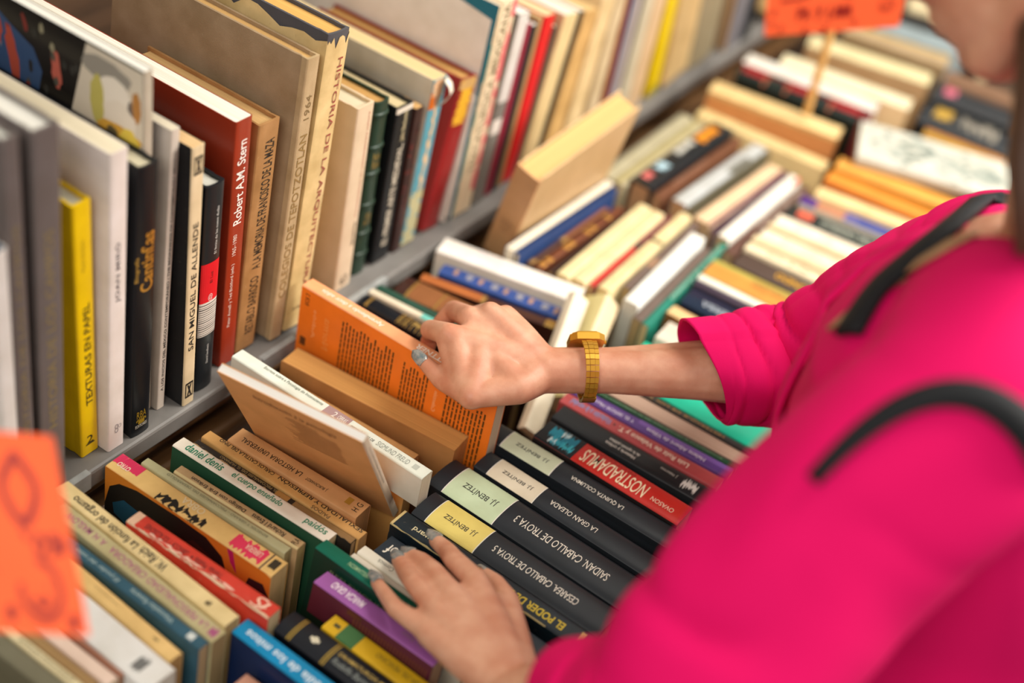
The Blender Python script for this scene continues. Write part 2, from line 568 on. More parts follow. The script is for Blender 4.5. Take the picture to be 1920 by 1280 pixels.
RAILWOOD = stall_mat('brown_rail_wood', '#7a5836', 0.45, 6, 0.35, 0.3, (1, 9, 9))
GREYTAPE = stall_mat('worn_grey_tape', '#979a98', 0.6, 60, 0.2)
FLOORM = stall_mat('stone_floor', '#5b5650', 0.7, 5, 0.3)
WALLM = stall_mat('plain_wall', '#8a7f70', 0.8, 5, 0.12)

tag(box_obj('floor', (-3, -3, -0.05), (4.5, 3, 0), FLOORM, bevel=0), kind='structure')
tag(box_obj('wall_back', (-3, 0.62, 0), (4.5, 0.70, 2.9), WALLM, bevel=0), kind='structure')

X0, X1 = -0.72, 2.25
sh = empty('book_shelf', loc=(0.7, 0.2, 0))
tag(sh, 'grey ledge shelf carrying the row of upright books behind the trough', 'shelf')
def part(name, lo, hi, mt, parent, bevel=0.002):
    o = box_obj(name, lo, hi, mt, None, bevel)
    if name != 'tape_patch': SOLIDS.append(solid_box(lo, hi))
    o.parent = parent; o.matrix_parent_inverse = Matrix.Translation(-Vector(parent.location)); return o
part('ledge', (X0, -0.004, H - 0.021), (X1, 0.40, H), LEDGE, sh, 0.003)
part('back_panel', (X0, 0.40, 0.0), (X1, 0.415, H + 0.36), DARKWOOD, sh)
part('apron', (X0, 0.045, H - 0.30), (X1, 0.06, H - 0.021), DARKWOOD, sh)
part('rail', (X0, 0.020, H - 0.062), (X1, 0.045, H - 0.042), RAILWOOD, sh, 0.006)
part('rail', (X0, 0.020, H - 0.115), (X1, 0.045, H - 0.095), RAILWOOD, sh, 0.006)
for x in (X0 + 0.03, 0.72, X1 - 0.03):
    part('post', (x - 0.025, 0.34, 0.0), (x + 0.025, 0.39, H - 0.021), DARKWOOD, sh)
# worn tape patches along the front of the ledge
for (xa, xb) in ((-0.262, -0.222), (0.00, 0.05), (0.135, 0.20)):
    part('tape_patch', (xa, -0.0048, H - 0.019), (xb, 0.002, H + 0.0003), GREYTAPE, sh, 0.0004)

tr = empty('book_trough', loc=(0.7, -0.25, 0))
tag(tr, 'long dark wooden trough on legs holding the spine-up books', 'trough')
part('bottom_board', (X0, -0.50, H - 0.165), (X1, 0.018, H - 0.15), DARKWOOD, tr)
part('front_board', (X0, -0.515, H - 0.165), (X1, -0.50, H - 0.03), DARKWOOD, tr)
part('end_board', (X0 - 0.015, -0.515, H - 0.165), (X0, 0.018, H - 0.03), DARKWOOD, tr)
part('end_board', (X1, -0.515, H - 0.165), (X1 + 0.015, 0.018, H - 0.03), DARKWOOD, tr)
for x in (X0 + 0.04, 0.72, X1 - 0.04):
    for y in (-0.47, -0.03):
        part('leg', (x - 0.025, y - 0.025, 0.0), (x + 0.025, y + 0.025, H - 0.165), DARKWOOD, tr)
N_FIXED[0] = len(SOLIDS)
# ------------------------------------------------------------------ books standing on the ledge, from the near end
G1 = 'books standing upright on the grey ledge'
def S(*a, **k): k.setdefault('group', G1); return standing(*a, **k)
CREAM, TAN, WHITE = '#e2d3ac', '#d3b07a', '#e9e6dd'
GREYB = '#6b6361'
S('thin white book at the very near end of the ledge, dark blue top edge', (8, 830), (37, 828), (-16, 480), cover='#e8e4e0', pages='#3c4a5c', D=.20, y=-0.012)
b = S('dark grey cloth book beside the thin white one at the near end', (36, 812), (66, 800), (2, 266), cover=GREYB, pages='#dfe2dc', hard=True, D=.25, y=-0.004, cloth=.3,
  texts=[('HISTORIA DE LOS CAMPOS', .22, .80, .36, 0, 1, '#8a7a55')])
b = S('dark grey cloth book touching the yellow one, second of the grey pair', (79, 848), (124, 842), (60, 250), cover=GREYB, pages='#e6e6e0', hard=True, D=.25, y=-0.004, cloth=.3,
  texts=[('HISTORIA DE LOS CAMPOS', .22, .76, .34, 0, 1, '#8d7c50')])
b = S('short bright yellow book with black spine lettering', (154, 860), (186, 844), (135, 391), cover='#f6cf06', pages='#d8d6c4', hard=True, D=.19, rough=.35,
  texts=[('TEXTURAS EN PAPEL', .215, .63, .36, -.04, 1, '#3a3210', .008), ('Paula Santana', .755, .87, .18, .05, 1, '#a58c10')])
spine_across(b, '\u2014', .045, .0012, '#2a2408', .5); spine_across(b, '2', .065, .009, '#2a2408', .36)
b = S('thick glossy white book with grey spine lettering right of the yellow one', (203, 849), (233, 834), (207, 291), cover='#e9dfda', pages='#e6dcc2', D=.27, rough=.25,
  texts=[('JOAN MIR\u00d3', .53, .725, .36, .02, 1, '#5c5658', .006)])
spine_across(b, '8', .075, .010, '#8a8488', .22, bold=-.02); spine_across(b, 'o', .080, .0045, '#8a8488', .2, v=-.2, bold=-.02)
b = S('black hardback with ornate golden spine title and gold sun emblem', (247, 824), (281, 809), (261, 319), cover='#15181c', pages='#d5cfb4', hard=True, D=.20, rnd=.18, rough=.3,
  texts=[('Cantinflas', .565, .775, .66, -.05, 1, '#d8a848', .02, .0, True), ('Biograf\u00eda', .61, .70, .2, .42, 1, '#b08a3a', .01)])
spine_across(b, 'RBA', .085, .008, '#d8b23a', .5, gold=True); spine_across(b, 'EDITORES', .038, .0035, '#cfc9b8', .62)
for k in range(9):
    t = math.pi * (k + .5) / 9
    yy = math.cos(t) * .25; xx = .058 + math.sin(t) * .008
    spine_patch(b, xx - .004, xx + .004, yy - .022, yy + .022, '#d8b23a', 'sun_emblem', .0003, True)
spine_patch(b, .046, .062, -.17, .17, '#d8b23a', 'sun_emblem', .00032, True)
# the tall art book behind it
b = S('tall art book with a dark painted cover and a bright white top edge', (262, 780), (284, 768), (262, 141), cover='#1c1a18', spine='#b9ae9c', pages='#e9e9e4', D=.27, y=0.02, rough=.25)
rg = random.Random(5)
def blob(cx, cy, rx, ry, n=18, j=.18, rot=0.0):
    o = []
    for i in range(n):
        t = 2 * math.pi * i / n; r = 1 + rg.uniform(-j, j)
        a, c = math.cos(t) * rx * r, math.sin(t) * ry * r
        o.append((cx + a * math.cos(rot) - c * math.sin(rot), cy + a * math.sin(rot) + c * math.cos(rot)))
    return o
face_patch(b, [(.995, .005), (.995, .23), (.80, .30), (.62, .22), (.62, .005)], '#cfc5b2', lift=.00012)
face_patch(b, blob(.83, .72, .15, .30, j=.1), '#2f4a70', lift=.00014)
for (cx, cy, rx, ry, r0) in ((.93, .62, .06, .022, .3), (.86, .55, .07, .024, .2), (.80, .70, .06, .02, .3), (.93, .80, .05, .02, .1), (.84, .86, .07, .02, .2), (.88, .36, .05, .02, .1), (.74, .36, .045, .022, 0), (.72, .60, .04, .015, .2), (.78, .48, .03, .012, .3)):
    face_patch(b, blob(cx, cy, rx, ry, rot=r0), rg.choice(['#9a3424', '#a84634', '#b85c4c', '#8c2c20']), lift=.0002)
for (cx, cy, rx, ry, c) in ((.95, .15, .03, .10, '#8f8a80'), (.90, .12, .05, .07, '#e4dccd'), (.87, .19, .06, .03, '#b9b05c'), (.84, .10, .05, .07, '#dfd5c4'), (.935, .13, .012, .012, '#3c3a44'), (.90, .03, .04, .018, '#b07a3a'), (.87, .055, .04, .012, '#6a6058'), (.81, .10, .022, .09, '#cf9f3a'), (.80, .06, .035, .04, '#e0c64e'), (.812, .05, .012, .02, '#5d4632'), (.808, .13, .012, .022, '#5d5236'), (.77, .12, .03, .06, '#7a8436'), (.76, .05, .03, .02, '#b06a4a')):
    face_patch(b, blob(cx, cy, rx, ry, j=.1), c, lift=.00024 + (1 - cx) * 3e-4)
for i in range(26):
    face_patch(b, blob(rg.uniform(.72, .99), rg.uniform(.45, .99), rg.uniform(.008, .03), rg.uniform(.006, .014), rot=rg.uniform(0, .5)), rg.choice(['#1c2740', '#3f5e88', '#7c2a22', '#4a4a44', '#20201e', '#8a7a3a', '#5e6a80']), lift=.00016 + i * 1e-6)
for i in range(14):
    face_patch(b, blob(rg.uniform(.70, .98), rg.uniform(.25, .45), .012, .01), rg.choice(['#4a4a40', '#8f8a70', '#b8b294', '#2c2c28']), lift=.0003)
b = S('pale grey paperback between the black hardback and the cream spine', (288, 776), (309, 757), (316, 249), cover='#cdc2b6', pages='#dcd2bc', D=.19, y=.014,
  texts=[('A LOS INICIOS DEL M\u00c9XICO CONTEMPOR\u00c1NEO / THE BEGINNINGS OF CONTEMPORARY MEXICO', .07, .93, .34, 0, 1, '#4c4844', .012)])
b = S('black-covered paperback with cream spine and a round emblem at each end', (338, 767), (364, 753), (356, 283), cover='#1b1b1d', spine='#ddc9a4', pages='#d9b787', D=.19, old=.25,
  texts=[('SAN MIGUEL DE ALLENDE', .23, .73, .42, 0, 1, '#22201e', .004)])
for s in (.062, .935):
    spine_patch(b, s - .032, s + .032, -.34, .34, '#24211f', 'round_emblem', .0002)
    spine_patch(b, s - .024, s + .024, -.26, .26, '#d3bf98', 'round_emblem', .00028)
    spine_across(b, 'x', s, .013, '#24211f', .4, bold=.05)
b = S('black novel with a red band and white striped band on its rounded spine', (367, 738), (399, 722), (390, 355), cover='#1d2226', pages='#dedfd6', hard=True, rnd=.3, D=.15, rough=.3,
  bands=[(.455, .645, -.5, .5, '#d21724', 'red_band'), (.285, .455, -.5, .5, '#d9d5cd', 'striped_band')],
  texts=[('El l\u00edmite de las nueve dudas', .68, .90, .14, -.12, 1, '#c9c9c4'), ('El Luz', .545, .60, .14, 0, 1, '#3a0f12'), ('David Sandback', .135, .235, .12, -.02, 1, '#c9c9c4')])
for k in range(15): spine_patch(b, .290 + k * .0108, .290 + k * .0108 + rg.uniform(.002, .005), -.49, .49, '#3c3836', 'stripe', .0003)
spine_across(b, '@', .475, .008, '#e8c8c8', .25)
b = S('tall red-brown hardback with white serif lettering', (411, 690), (440, 668), (443, 231), cover='#93321c', pages='#e9e5d9', D=.27, rough=.28, hard=False,
  texts=[('Robert A.M. Stern', .60, .925, .50, .02, 1, '#ece2da', .012), ('Peter Arnell y Ted Bickford (eds.)', .17, .44, .24, .08, 1, '#e0cfc4'), ('1965\u20131980', .475, .56, .24, .08, 1, '#e0cfc4')])
b = S('worn brown book with black condensed lettering beside the red-brown hardback', (441, 660), (478, 633), (487, 238), cover='#a67c4f', pages='#cfa970', D=.16, old=.6, y=.018, hard=True,
  texts=[('RETABLO BARROCO', .07, .335, .42, -.1, 1, '#2e241a', .006), ('A LA MEMORIA DE FRANCISCO DE LA MAZA', .37, .93, .42, -.1, 1, '#2e241a', .006)])
b = S('large brown cloth-bound book with faded gilt title and a date', (505, 648), (527, 632), (578, 113), cover='#9c8569', spine='#b8a07c', pages='#d2a96a', hard=True, D=.235, old=.35, cloth=.5, y=.008,
  texts=[('COLEGIOS DE TEPOTZOTLAN', .16, .75, .55, 0, 1, '#8c7040', .01), ('1964', .80, .88, .42, 0, 1, '#7d6640')])
b = S('thick yellowed volume in a torn paper jacket over dark blue boards', (531, 632), (566, 618), (618, 68), cover='#4c4c52', pages='#d9a95c', hard=True, D=.22, y=.008, rnd=.12,
  jacket=('#d8bd88', .012, .25, 8, .004))
sp = [(v * 1.05, z + .0006) for v, z in b.prof]; b.prof = sp
spine_text(b, 'HISTORIA DE LA ARQUITECTURA', .14, .92, .26, .18, -1, '#94483a', .004, lift=.0006)
spine_across(b, 'EDITORIAL', .075, .004, '#5a4a34', .5)
b = S('cream book with small red and black lettering right of the torn-jacket volume', (627, 546), (656, 530), (672, 206), cover='#d8c3a6', pages='#ddd2b6', hard=True, D=.15, y=.018,
  texts=[('Considerations on contemporary culture', .40, .96, .17, -.25, 1, '#b5705c'), ('Bernard Vinx', .24, .37, .17, -.25, 1, '#3c3428', .01)])
spine_across(b, '63', .05, .012, '#4a4038', .4)
b = S('dark green leather book with raised bands across its rounded spine', (666, 487), (690, 478), (709, 197), cover='#22382b', pages='#c79a58', hard=True, rnd=.42, D=.15, y=.022, rough=.35,
  ribs=[.12, .25, .42, .60, .75, .93], texts=[])
spine_across(b, 'Pedro', .70, .009, '#b59a50', .5, gold=True); spine_across(b, 'Rosa', .655, .009, '#b59a50', .5, gold=True); spine_across(b, 'Alta', .36, .008, '#b59a50', .4, gold=True); spine_across(b, 'A.M.', .32, .007, '#b59a50', .5, gold=True)
b = S('black book with white lettering and a white-worn top edge', (696, 501), (727, 476), (746, 206), cover='#14171a', pages='#d5c49a', hard=True, D=.15, y=.020, old=.1,
  texts=[('EL PRIMER ARTE MEDIEVAL,', .10, .76, .38, -.1, 1, '#d6cdb8', .012), ('John Beckwith', .78, .965, .30, -.1, 1, '#cabd94', .008)],
  bands=[(.965, .999, -.5, .5, '#d9d2c4', 'worn_edge', .0002, False, .0)])
b = S('slim marbled dark red and black book by the black one', (735, 480), (750, 466), (781, 206), cover='#3a2624', pages='#cfa56a', D=.14, y=.020, old=.5)
for k in range(26): spine_patch(b, *(lambda s: (s, s + .018))(rg.uniform(.05, .95)), *(lambda v: (v, v + .2))(rg.uniform(-.5, .3)), rg.choice(['#5e1f1c', '#201819', '#74302a']), 'marbling', .0002, False, .05, k)
b = S('battered paperback with a torn blue spine and loose cream backing', (750, 466), (774, 455), (815, 153), cover='#cfc8b4', spine='#5a9cae', pages='#dcc491', D=.24, y=.020, old=.2,
  bands=[(.34, .999, -.16, .06, '#dab98c', 'torn_backing', .0003, False, .1, 4), (.90, .999, -.2, .5, '#d9b28a', 'torn_backing', .0004, False, .1, 9), (.0, .33, -.5, .5, '#b7b38a', 'faded_print', .0002, False, .12, 3), (.83, .93, .14, .5, '#c9681c', 'orange_band', .0003, False)])
def curl(B, pts, mt, name, w0):
    """a peeled strip of paper standing off the spine"""
    V = []; F2 = []
    for (x, y, z, wd) in pts: V += [(x, y - wd / 2, z), (x, y + wd / 2, z + wd * .4)]
    for i in range(len(pts) - 1): F2.append((2 * i, 2 * i + 1, 2 * i + 3, 2 * i + 2))
    o = link_mesh(name, V, F2, mt, B.root, smooth=3.2)
    md = o.modifiers.new('thickness', 'SOLIDIFY'); md.thickness = .0006
curl(b, [(b.L * .999, -.004, .001, .012), (b.L * .97, -.007, .006, .013), (b.L * .93, -.008, .009, .012), (b.L * .89, -.006, .007, .009), (b.L * .84, -.003, .001, .004)], cover_mat('#ece5d6', .5), 'peeled_paper', .01)
b = S('dark red book with a yellow leaf print at the top of its spine', (789, 440), (819, 423), (866, 153), cover='#8d2022', pages='#c89a58', D=.20, y=.020, hard=True, rough=.35,
  bands=[(.70, .985, -.42, .42, '#d8a52c', 'leaf_print', .0002, False, .12, 2), (.93, .999, -.5, .5, '#c09a60', 'worn_edge', .0003, False, .05, 6)],
  texts=[('HISTORIA DEL MUNDO', .30, .66, .22, 0, 1, '#a84a44'), ('EDICIONES', .07, .16, .16, 0, 1, '#b25a52')])
b = S('thin white book between the dark red one and the teal-edged album', (819, 424), (831, 416), (888, 147), cover='#d5ccc2', pages='#e2dac6', D=.20, y=.017, L=.235)
b = S('tall album showing a plain white cover with a teal corner edge', (835, 421), (850, 411), (927, 16), cover='#e7dccf', spine='#dcc9a2', pages='#e8dcc0', D=.30, y=.0145, rough=.4,
  bands=[(.03, .16, .0, .26, '#2b8a6a', 'green_band'), (.19, .40, .05, .3, '#2f8c74', 'green_band'), (.45, .52, .0, .3, '#2f8c74', 'green_band'), (.66, .83, .1, .46, '#1f8a80', 'green_band')],
  texts=[('A I BERTO RUZ LHUILLIER', .55, .95, .38, -.05, 1, '#8a5a4c')])
face_patch(b, [(.999, .0), (.999, .30), (.965, .22), (.93, .02), (.0, .012), (.0, .0)], '#0f6a80')
b = S('pale spine with bold dark lettering and a pink stripe', (852, 411), (881, 391), (944, 8), cover='#e0cfae', pages='#e2d4b4', D=.22, y=.0145,
  texts=[('TEZCATLIPOCA MEXICANA', .20, .99, .42, .12, 1, '#6d5a3c', .01)],
  bands=[(.10, .999, -.5, -.2, '#d9686c', 'pink_stripe', .0002, False, .06, 5)])
b = S('thin grey book with a white paper slip at its top', (885, 391), (906, 373), (976, 30), cover='#77746f', pages='#e4e2dc', D=.20, y=.0145,
  bands=[(.55, .999, -.5, .5, '#cfcbc6', 'white_slip'), (.38, .46, -.3, .5, '#dad4cc', 'white_slip')])
S('slim crimson book beside the grey one with the white slip', (907, 373), (919, 363), (988, 47), cover='#8e1b38', pages='#e5e3dd', D=.20, y=.016)
S('slim black book between the crimson and the tan spine', (920, 363), (931, 352), (999, 50), cover='#22252a', pages='#e9e7e1', D=.19, y=.016)
S('slim tan book just left of the bright red one', (932, 352), (940, 346), (1012, 36), cover='#b08a5e', pages='#c8a878', D=.21, y=.017)
b = S('tall bright red book towering over the beige trough book', (941, 347), (962, 330), (1024, 33), cover='#d3121e', pages='#d9c69a', D=.24, y=.018, rough=.3)
S('thin dark book right of the bright red one', (962, 330), (969, 326), (1046, 24), cover='#3a3d38', pages='#cfc6a8', D=.16, y=.018, L=.20)
b = S('cream book with a pale label, salmon cover showing beside the red one', (970, 326), (999, 306), (1060, 33), cover='#d4a57e', spine='#d9c18e', pages='#e5e0d2', D=.20, y=.018)
S('narrow near-black spine with a white top edge', (1000, 306), (1012, 298), (1086, 24), cover='#241d18', pages='#ece9e0', D=.22, y=.017)
S('tan spine with a brown streak beyond the near-black one', (1013, 298), (1042, 280), (1096, 27), cover='#cba468', pages='#d3b27a', D=.19, y=.016, old=.5)
S('wide cream spine above the beige trough book', (1043, 280), (1080, 255), (1123, 2), cover='#d8bf90', pages='#dccaa0', D=.19, y=.015, old=.4)
S('broad grey-cream spine left of the red-brown one', (1081, 255), (1113, 233), (1150, -10), cover='#c8b592', pages='#d9cba6', D=.19, y=.014, old=.3)
S('red-brown spine in the far half of the ledge row', (1114, 233), (1130, 224), (1168, 0), cover='#a3603a', pages='#d3b27a', D=.19, y=.012)
S('slim dark blue spine next to the red-brown one', (1130, 223), (1137, 218), (1185, 0), cover='#2e4674', pages='#d9cba6', D=.19, y=.012)
S('slim lilac-grey spine in the far half of the row', (1138, 218), (1152, 208), (1193, 0), cover='#a79c98', pages='#d9cba6', D=.19, y=.012)
S('slim dark green-grey spine beside the lilac-grey one', (1153, 208), (1157, 204), (1207, 0), cover='#565d55', pages='#d9cba6', D=.19, y=.011)
S('pale grey spine two places before the yellow far spine', (1158, 204), (1177, 194), (1211, 0), cover='#bdb39a', pages='#d9cba6', D=.19, y=.011)
S('pinkish beige spine touching the yellow far spine', (1178, 194), (1201, 184), (1229, 0), cover='#c9ab86', pages='#d9cba6', D=.19, y=.010)
S('bright yellow spine in the far half of the ledge row', (1205, 194), (1229, 182), (1250, 0), cover='#e0c20c', pages='#d9cba6', D=.19, y=.008, bands=[(.0, .06, -.5, .5, '#8f8414', 'dark_foot', .0002, False, .1, 3)])
S('thick cream spine right of the far yellow one', (1231, 197), (1277, 178), (1273, 0), cover='#d5b782', pages='#d9c298', D=.19, y=.005, old=.2)
S('thick olive-grey rounded spine right of the thick cream one', (1281, 176), (1330, 160), (1321, 0), cover='#8d8268', pages='#c9b48a', D=.19, hard=True, rnd=.25, y=.003)
S('dark tan spine with a lighter edge near the far end', (1335, 156), (1349, 140), (1367, 0), cover='#a58660', pages='#c9b48a', D=.19, y=.003)
S('blue-grey spine, last clear one at the far end of the row', (1348, 139), (1372, 118), (1388, 0), cover='#7c7a80', pages='#c9b48a', D=.19, y=.003)
S('near-black spine beyond the blue-grey one', (1375, 120), (1392, 105), (1412, 0), cover='#23282c', pages='#c9b48a', D=.19, y=.003)
S('tan spine past the near-black one, behind the far orange sign', (1393, 105), (1425, 85), (1447, 0), cover='#b7965f', pages='#c9b48a', D=.19, y=.003)
S('cream spine half hidden by the far orange sign', (1426, 88), (1462, 66), (1477, -10), cover='#c9b48a', pages='#d3c199', D=.19, y=.003)
S('dark grey spine at the far end above the white trough book', (1463, 66), (1490, 50), (1508, -20), cover='#4b4d4c', pages='#c9b48a', D=.19, y=.003)
# ------------------------------------------------------------------ books in the trough, spines up
G2 = 'books lying spine-up in the trough next to the ledge'
G3 = 'books lying spine-up in the front half of the trough'
G4 = 'books at the far end of the trough'
def U(*a, **k): k.setdefault('group', G2); return spine_up(*a, **k)
def V2(*a, **k): k.setdefault('group', G3); return spine_up(*a, **k)
def W4(*a, **k): k.setdefault('group', G4); return spine_up(*a, **k)
zl = .012
# --- nearest the camera, lower left
U('olive-grey book in the very corner of the trough, nearest the camera', (-180, 1090), (95, 1305), (-150, 1068), z=zl, cover='#6d6a56', pages='#c9bb90', texts=[])
b = U('narrow cream paperback with dark lettering, second from the near corner', (-135, 1100), (130, 1312), (-100, 1078), z=zl, cover='#d8cca4', pages='#cdbb8a', old=.2,
  texts=[('psicoan\u00e1lisis', .56, .93, .55, 0, -1, '#4a4636', .004)])
U('slim brown-gold book between the cream and the pinkish white spines', (-98, 1077), (168, 1290), (-80, 1066), z=zl, cover='#96784e', pages='#b99a62')
U('pinkish white slim spine left of the plain white book', (-78, 1066), (200, 1286), (-55, 1050), z=zl, cover='#dbc3b2', pages='#cdb792')
U('slim maroon-edged book against the plain white one', (-48, 1046), (222, 1271), (-38, 1038), z=zl, cover='#9a6a54', pages='#b48f6a')
b = U('plain white book below the near orange sign, small grey mark on its spine', (-43, 1044), (262, 1305), (30, 1003), z=zl, cover='#dcdcd8', pages='#d6d2c6', rough=.35)
spine_patch(b, .86, .91, -.26, .18, '#6c6c6a', 'publisher_mark', .0002, False, .08, 2)
b = U('thick yellowed paperback with rounded worn near end', (20, 1010), (300, 1253), (62, 982), z=zl, cover='#e0bd7c', pages='#b08a54', old=.35,
  texts=[('PSICOLOG\u00cdA', .46, .62, .10, -.05, -1, '#6a5a3a')])
spine_patch(b, .855, .885, -.05, .06, '#5a4a30', 'publisher_mark', .0002, False, .05, 2)
b = U('slim teal paperback with pale italic lettering', (57, 985), (367, 1223), (83, 966), z=zl, cover='#31586a', pages='#b9a07a', old=.1,
  texts=[('El poder del mito', .24, .50, .42, .02, -1, '#9ab0ae', .01, .2), ('Wenceslao Reverte', .57, .82, .42, .02, -1, '#9ab0ae', .01)])
spine_patch(b, .91, .945, -.3, .25, '#cfd6d2', 'publisher_mark', .0002, False, .1, 5)
b = U('khaki paperback with magenta capital lettering', (84, 966), (386, 1213), (122, 938), z=zl, cover='#b7ad82', pages='#a08a60', old=.15,
  texts=[('LA PERSONALIDAD CREADORA', .335, .925, .40, 0, -1, '#a6567e', .002), ('A. H. MASLOW', .06, .30, .40, 0, -1, '#a6567e', .002)])
spine_patch(b, .945, .985, -.25, .2, '#a6567e', 'publisher_mark', .0002, False, .14, 5)
b = U('cream paperback with bold black lettering along its spine', (70, 905), (414, 1180), (104, 880), z=zl, cover='#e3cd97', pages='#b59a64', old=.25,
  texts=[('La funci\u00f3n del orgasmo', .09, .465, .62, .05, -1, '#24201a', .012), ('W. Reich', .485, .63, .56, .05, -1, '#24201a', .012)])
spine_patch(b, .86, .885, -.2, .05, '#5a4a30', 'publisher_mark', .0002, False, .1, 2)
b = U('worn red paperback with a pale curly monogram near its end', (236, 977), (502, 1160), (258, 953), z=.010, cover='#cf3f30', pages='#d6c59a', old=.45,
  texts=[('LIBRADOR Y SUS ALUSIONES', .10, .40, .34, .05, -1, '#5a1d18', .002), ('\u2022', .425, .437, .16, .05, -1, '#3a1512', .02), ('Tom\u00e1s Padilla', .45, .64, .34, .05, -1, '#5a1d18', .002)],
  bands=[(.0, .999, -.5, -.42, '#e0c8a8', 'worn_edge', .0002, False, .06, 3), (.0, .05, -.5, .5, '#ddb79a', 'worn_edge', .00025, False, .05, 5), (.15, .75, -.30, -.26, '#e6b8a4', 'scratch', .0002, False, .10, 8), (.05, .5, -.44, -.40, '#e6c0ac', 'scratch', .0002, False, .12, 18)])
spine_text(b, 'S', .855, .935, .74, 0, -1, '#ecc9ae', -.01, .3); spine_text(b, 'f', .885, .955, .66, .06, -1, '#ecc9ae', -.01, .2)
b = U('worn paperback with a swirling black, orange and blue cover and pink label', (183, 864), (508, 1082), (224, 843), z=.0, cover='#dcae62', spine='#e2bd78', pages='#c9b07a', old=.2)
face_patch(b, [(.0, .0), (.0, .999), (.999, .999), (.999, 0.02), (.97, .0)], '#e08a2a', lift=.00012)
face_patch(b, [(.0, .30), (.03, .14), (.09, .07), (.2, .03), (.45, .02), (.62, .03), (.72, .10), (.78, .30), (.80, .6), (.8, .999), (.0, .999)], '#171414', lift=.00016)
face_patch(b, [(.05, .26), (.12, .18), (.25, .2), (.38, .26), (.45, .34), (.4, .44), (.2, .4), (.06, .34)], '#13557a', lift=.0002)
face_patch(b, [(.30, .26), (.45, .24), (.55, .36), (.62, .48), (.60, .8), (.40, .7), (.30, .5)], '#2a3a5c', lift=.00022)
face_patch(b, [(.48, .20), (.55, .12), (.66, .16), (.74, .34), (.78, .6), (.7, .8), (.64, .5), (.56, .34)], '#3a1c18', lift=.00024)
face_patch(b, [(.84, .30), (.88, .12), (.96, .10), (.999, .18), (.999, .8), (.84, .8)], '#341a22', lift=.0002)
face_patch(b, [(.745, .0), (.78, .0), (.81, .16), (.77, .10)], '#c2206e', lift=.00026)
spine_patch(b, .0, .15, -.1, .5, '#d6315e', 'pink_label', .0002, False, .03, 2)
spine_text(b, 'OTRO', .03, .10, .26, .05, -1, '#eed9c0', .02)
spine_patch(b, .30, .58, -.5, -.08, '#1d1914', 'torn_print', .0002, False, .16, 12)
spine_text(b, 'OBRA', .40, .53, .34, -.22, -1, '#dcc9a0', .01, lift=.0005)
spine_patch(b, .73, .91, -.32, .34, '#dd3a5c', 'pink_label', .0002, False, .14, 21)
spine_text(b, 'LIBRERIA', .80, .89, .28, -.05, -1, '#e9c9b0', .01, lift=.0005)
spine_patch(b, .925, .932, -.5, .5, '#3c2436', 'rule', .0002)
spine_patch(b, .945, .985, -.2, .3, '#3c3428', 'publisher_mark', .0002, False, .05, 4)
U('grey-green paperback with faint grey capitals, beside the swirling cover', (264, 868), (533, 1038), (283, 859), z=.0, cover='#b6b38c', pages='#a89a6a', old=.15,
  texts=[('BENEDEK Y GERARD \u2013 PSICOAN\u00c1LISIS DEL DESARROLLO', .16, .86, .34, 0, -1, '#77755a')])
b = U('tan paperback with bold black lettering, under the white green-lettered one', (325, 884), (557, 1030), (340, 869), z=.0, cover='#bfa176', pages='#b09a62', old=.1,
  texts=[('Di\u00e1logo con Erik Erikson', .12, .56, .46, .05, -1, '#1c1814', .01), ('Richard I Evans', .61, .87, .46, .05, -1, '#1c1814', .01)], bands=[(.0, .999, -.5, -.3, '#d8c491', 'pale_edge', .0002)])
spine_across(b, 'PLA', .955, .006, '#2c2418', .6, -1)
b = U('white paperback with curly green lettering and a dark green cover', (317, 838), (606, 1021), (340, 814), z=.004, cover='#1f4a34', spine='#ece4d4', pages='#cdb98c', tilt=.05,
  texts=[('daniel denis', .06, .30, .62, .02, 1, '#10805c', .012), ('el cuerpo ense\u00f1ado', .36, .68, .60, .02, 1, '#10805c', .012), ('paid\u00f3s', .83, .965, .62, .02, 1, '#10805c', .012)])
b = U('worn black paperback with peeling spine right of the white green-lettered one', (353, 838), (650, 1026), (371, 822), z=.0, cover='#2a2520', pages='#b09468', old=.5,
  bands=[(.63, .999, -.5, .5, '#8a6a42', 'peeled_backing', .0002, False, .10, 2), (.52, .60, -.4, .5, '#a87c44', 'peeled_backing', .0003, False, .10, 7), (.0, .5, -.5, -.36, '#b39262', 'worn_edge', .0003, False, .10, 9)],
  texts=[('EL PSICOANÁLISIS DEL G. HUMANO', .16, .52, .5, .02, -1, '#9a8458', .006, 0.0, False, 'lettering', .0006)])
b = U('tan paperback with heavy black capitals, right of the peeling black one', (373, 822), (668, 1015), (392, 803), z=.0, cover='#c8995c', pages='#b38a54', old=.2,
  texts=[('SEXUALIDAD Y REPRESI\u00d3N', .46, .985, .46, -.22, -1, '#1d1712', .012), ('CARLOS CASTILLA DEL PINO', .08, .43, .32, -.22, -1, '#1d1712', .008), ('PAIDOS', .70, .81, .30, .30, -1, '#4a3a28')])
b = U('salmon-tan paperback with widely spaced black capitals', (422, 828), (663, 975), (456, 800), z=.0, cover='#c79564', pages='#9a7040', old=.1,
  texts=[('LA HISTORIA UNIVERSAL', .06, .53, .26, .06, -1, '#241c14', .008, 0.0, False, 'lettering', .0003, 1.1), ('J. BURCKHARDT', .57, .73, .2, .06, -1, '#3a2c1c', .002)])
spine_patch(b, .865, .905, -.12, .26, '#a5792c', 'publisher_mark', .0002); spine_across(b, 'H G', .955, .006, '#2c2418', .5, -1)

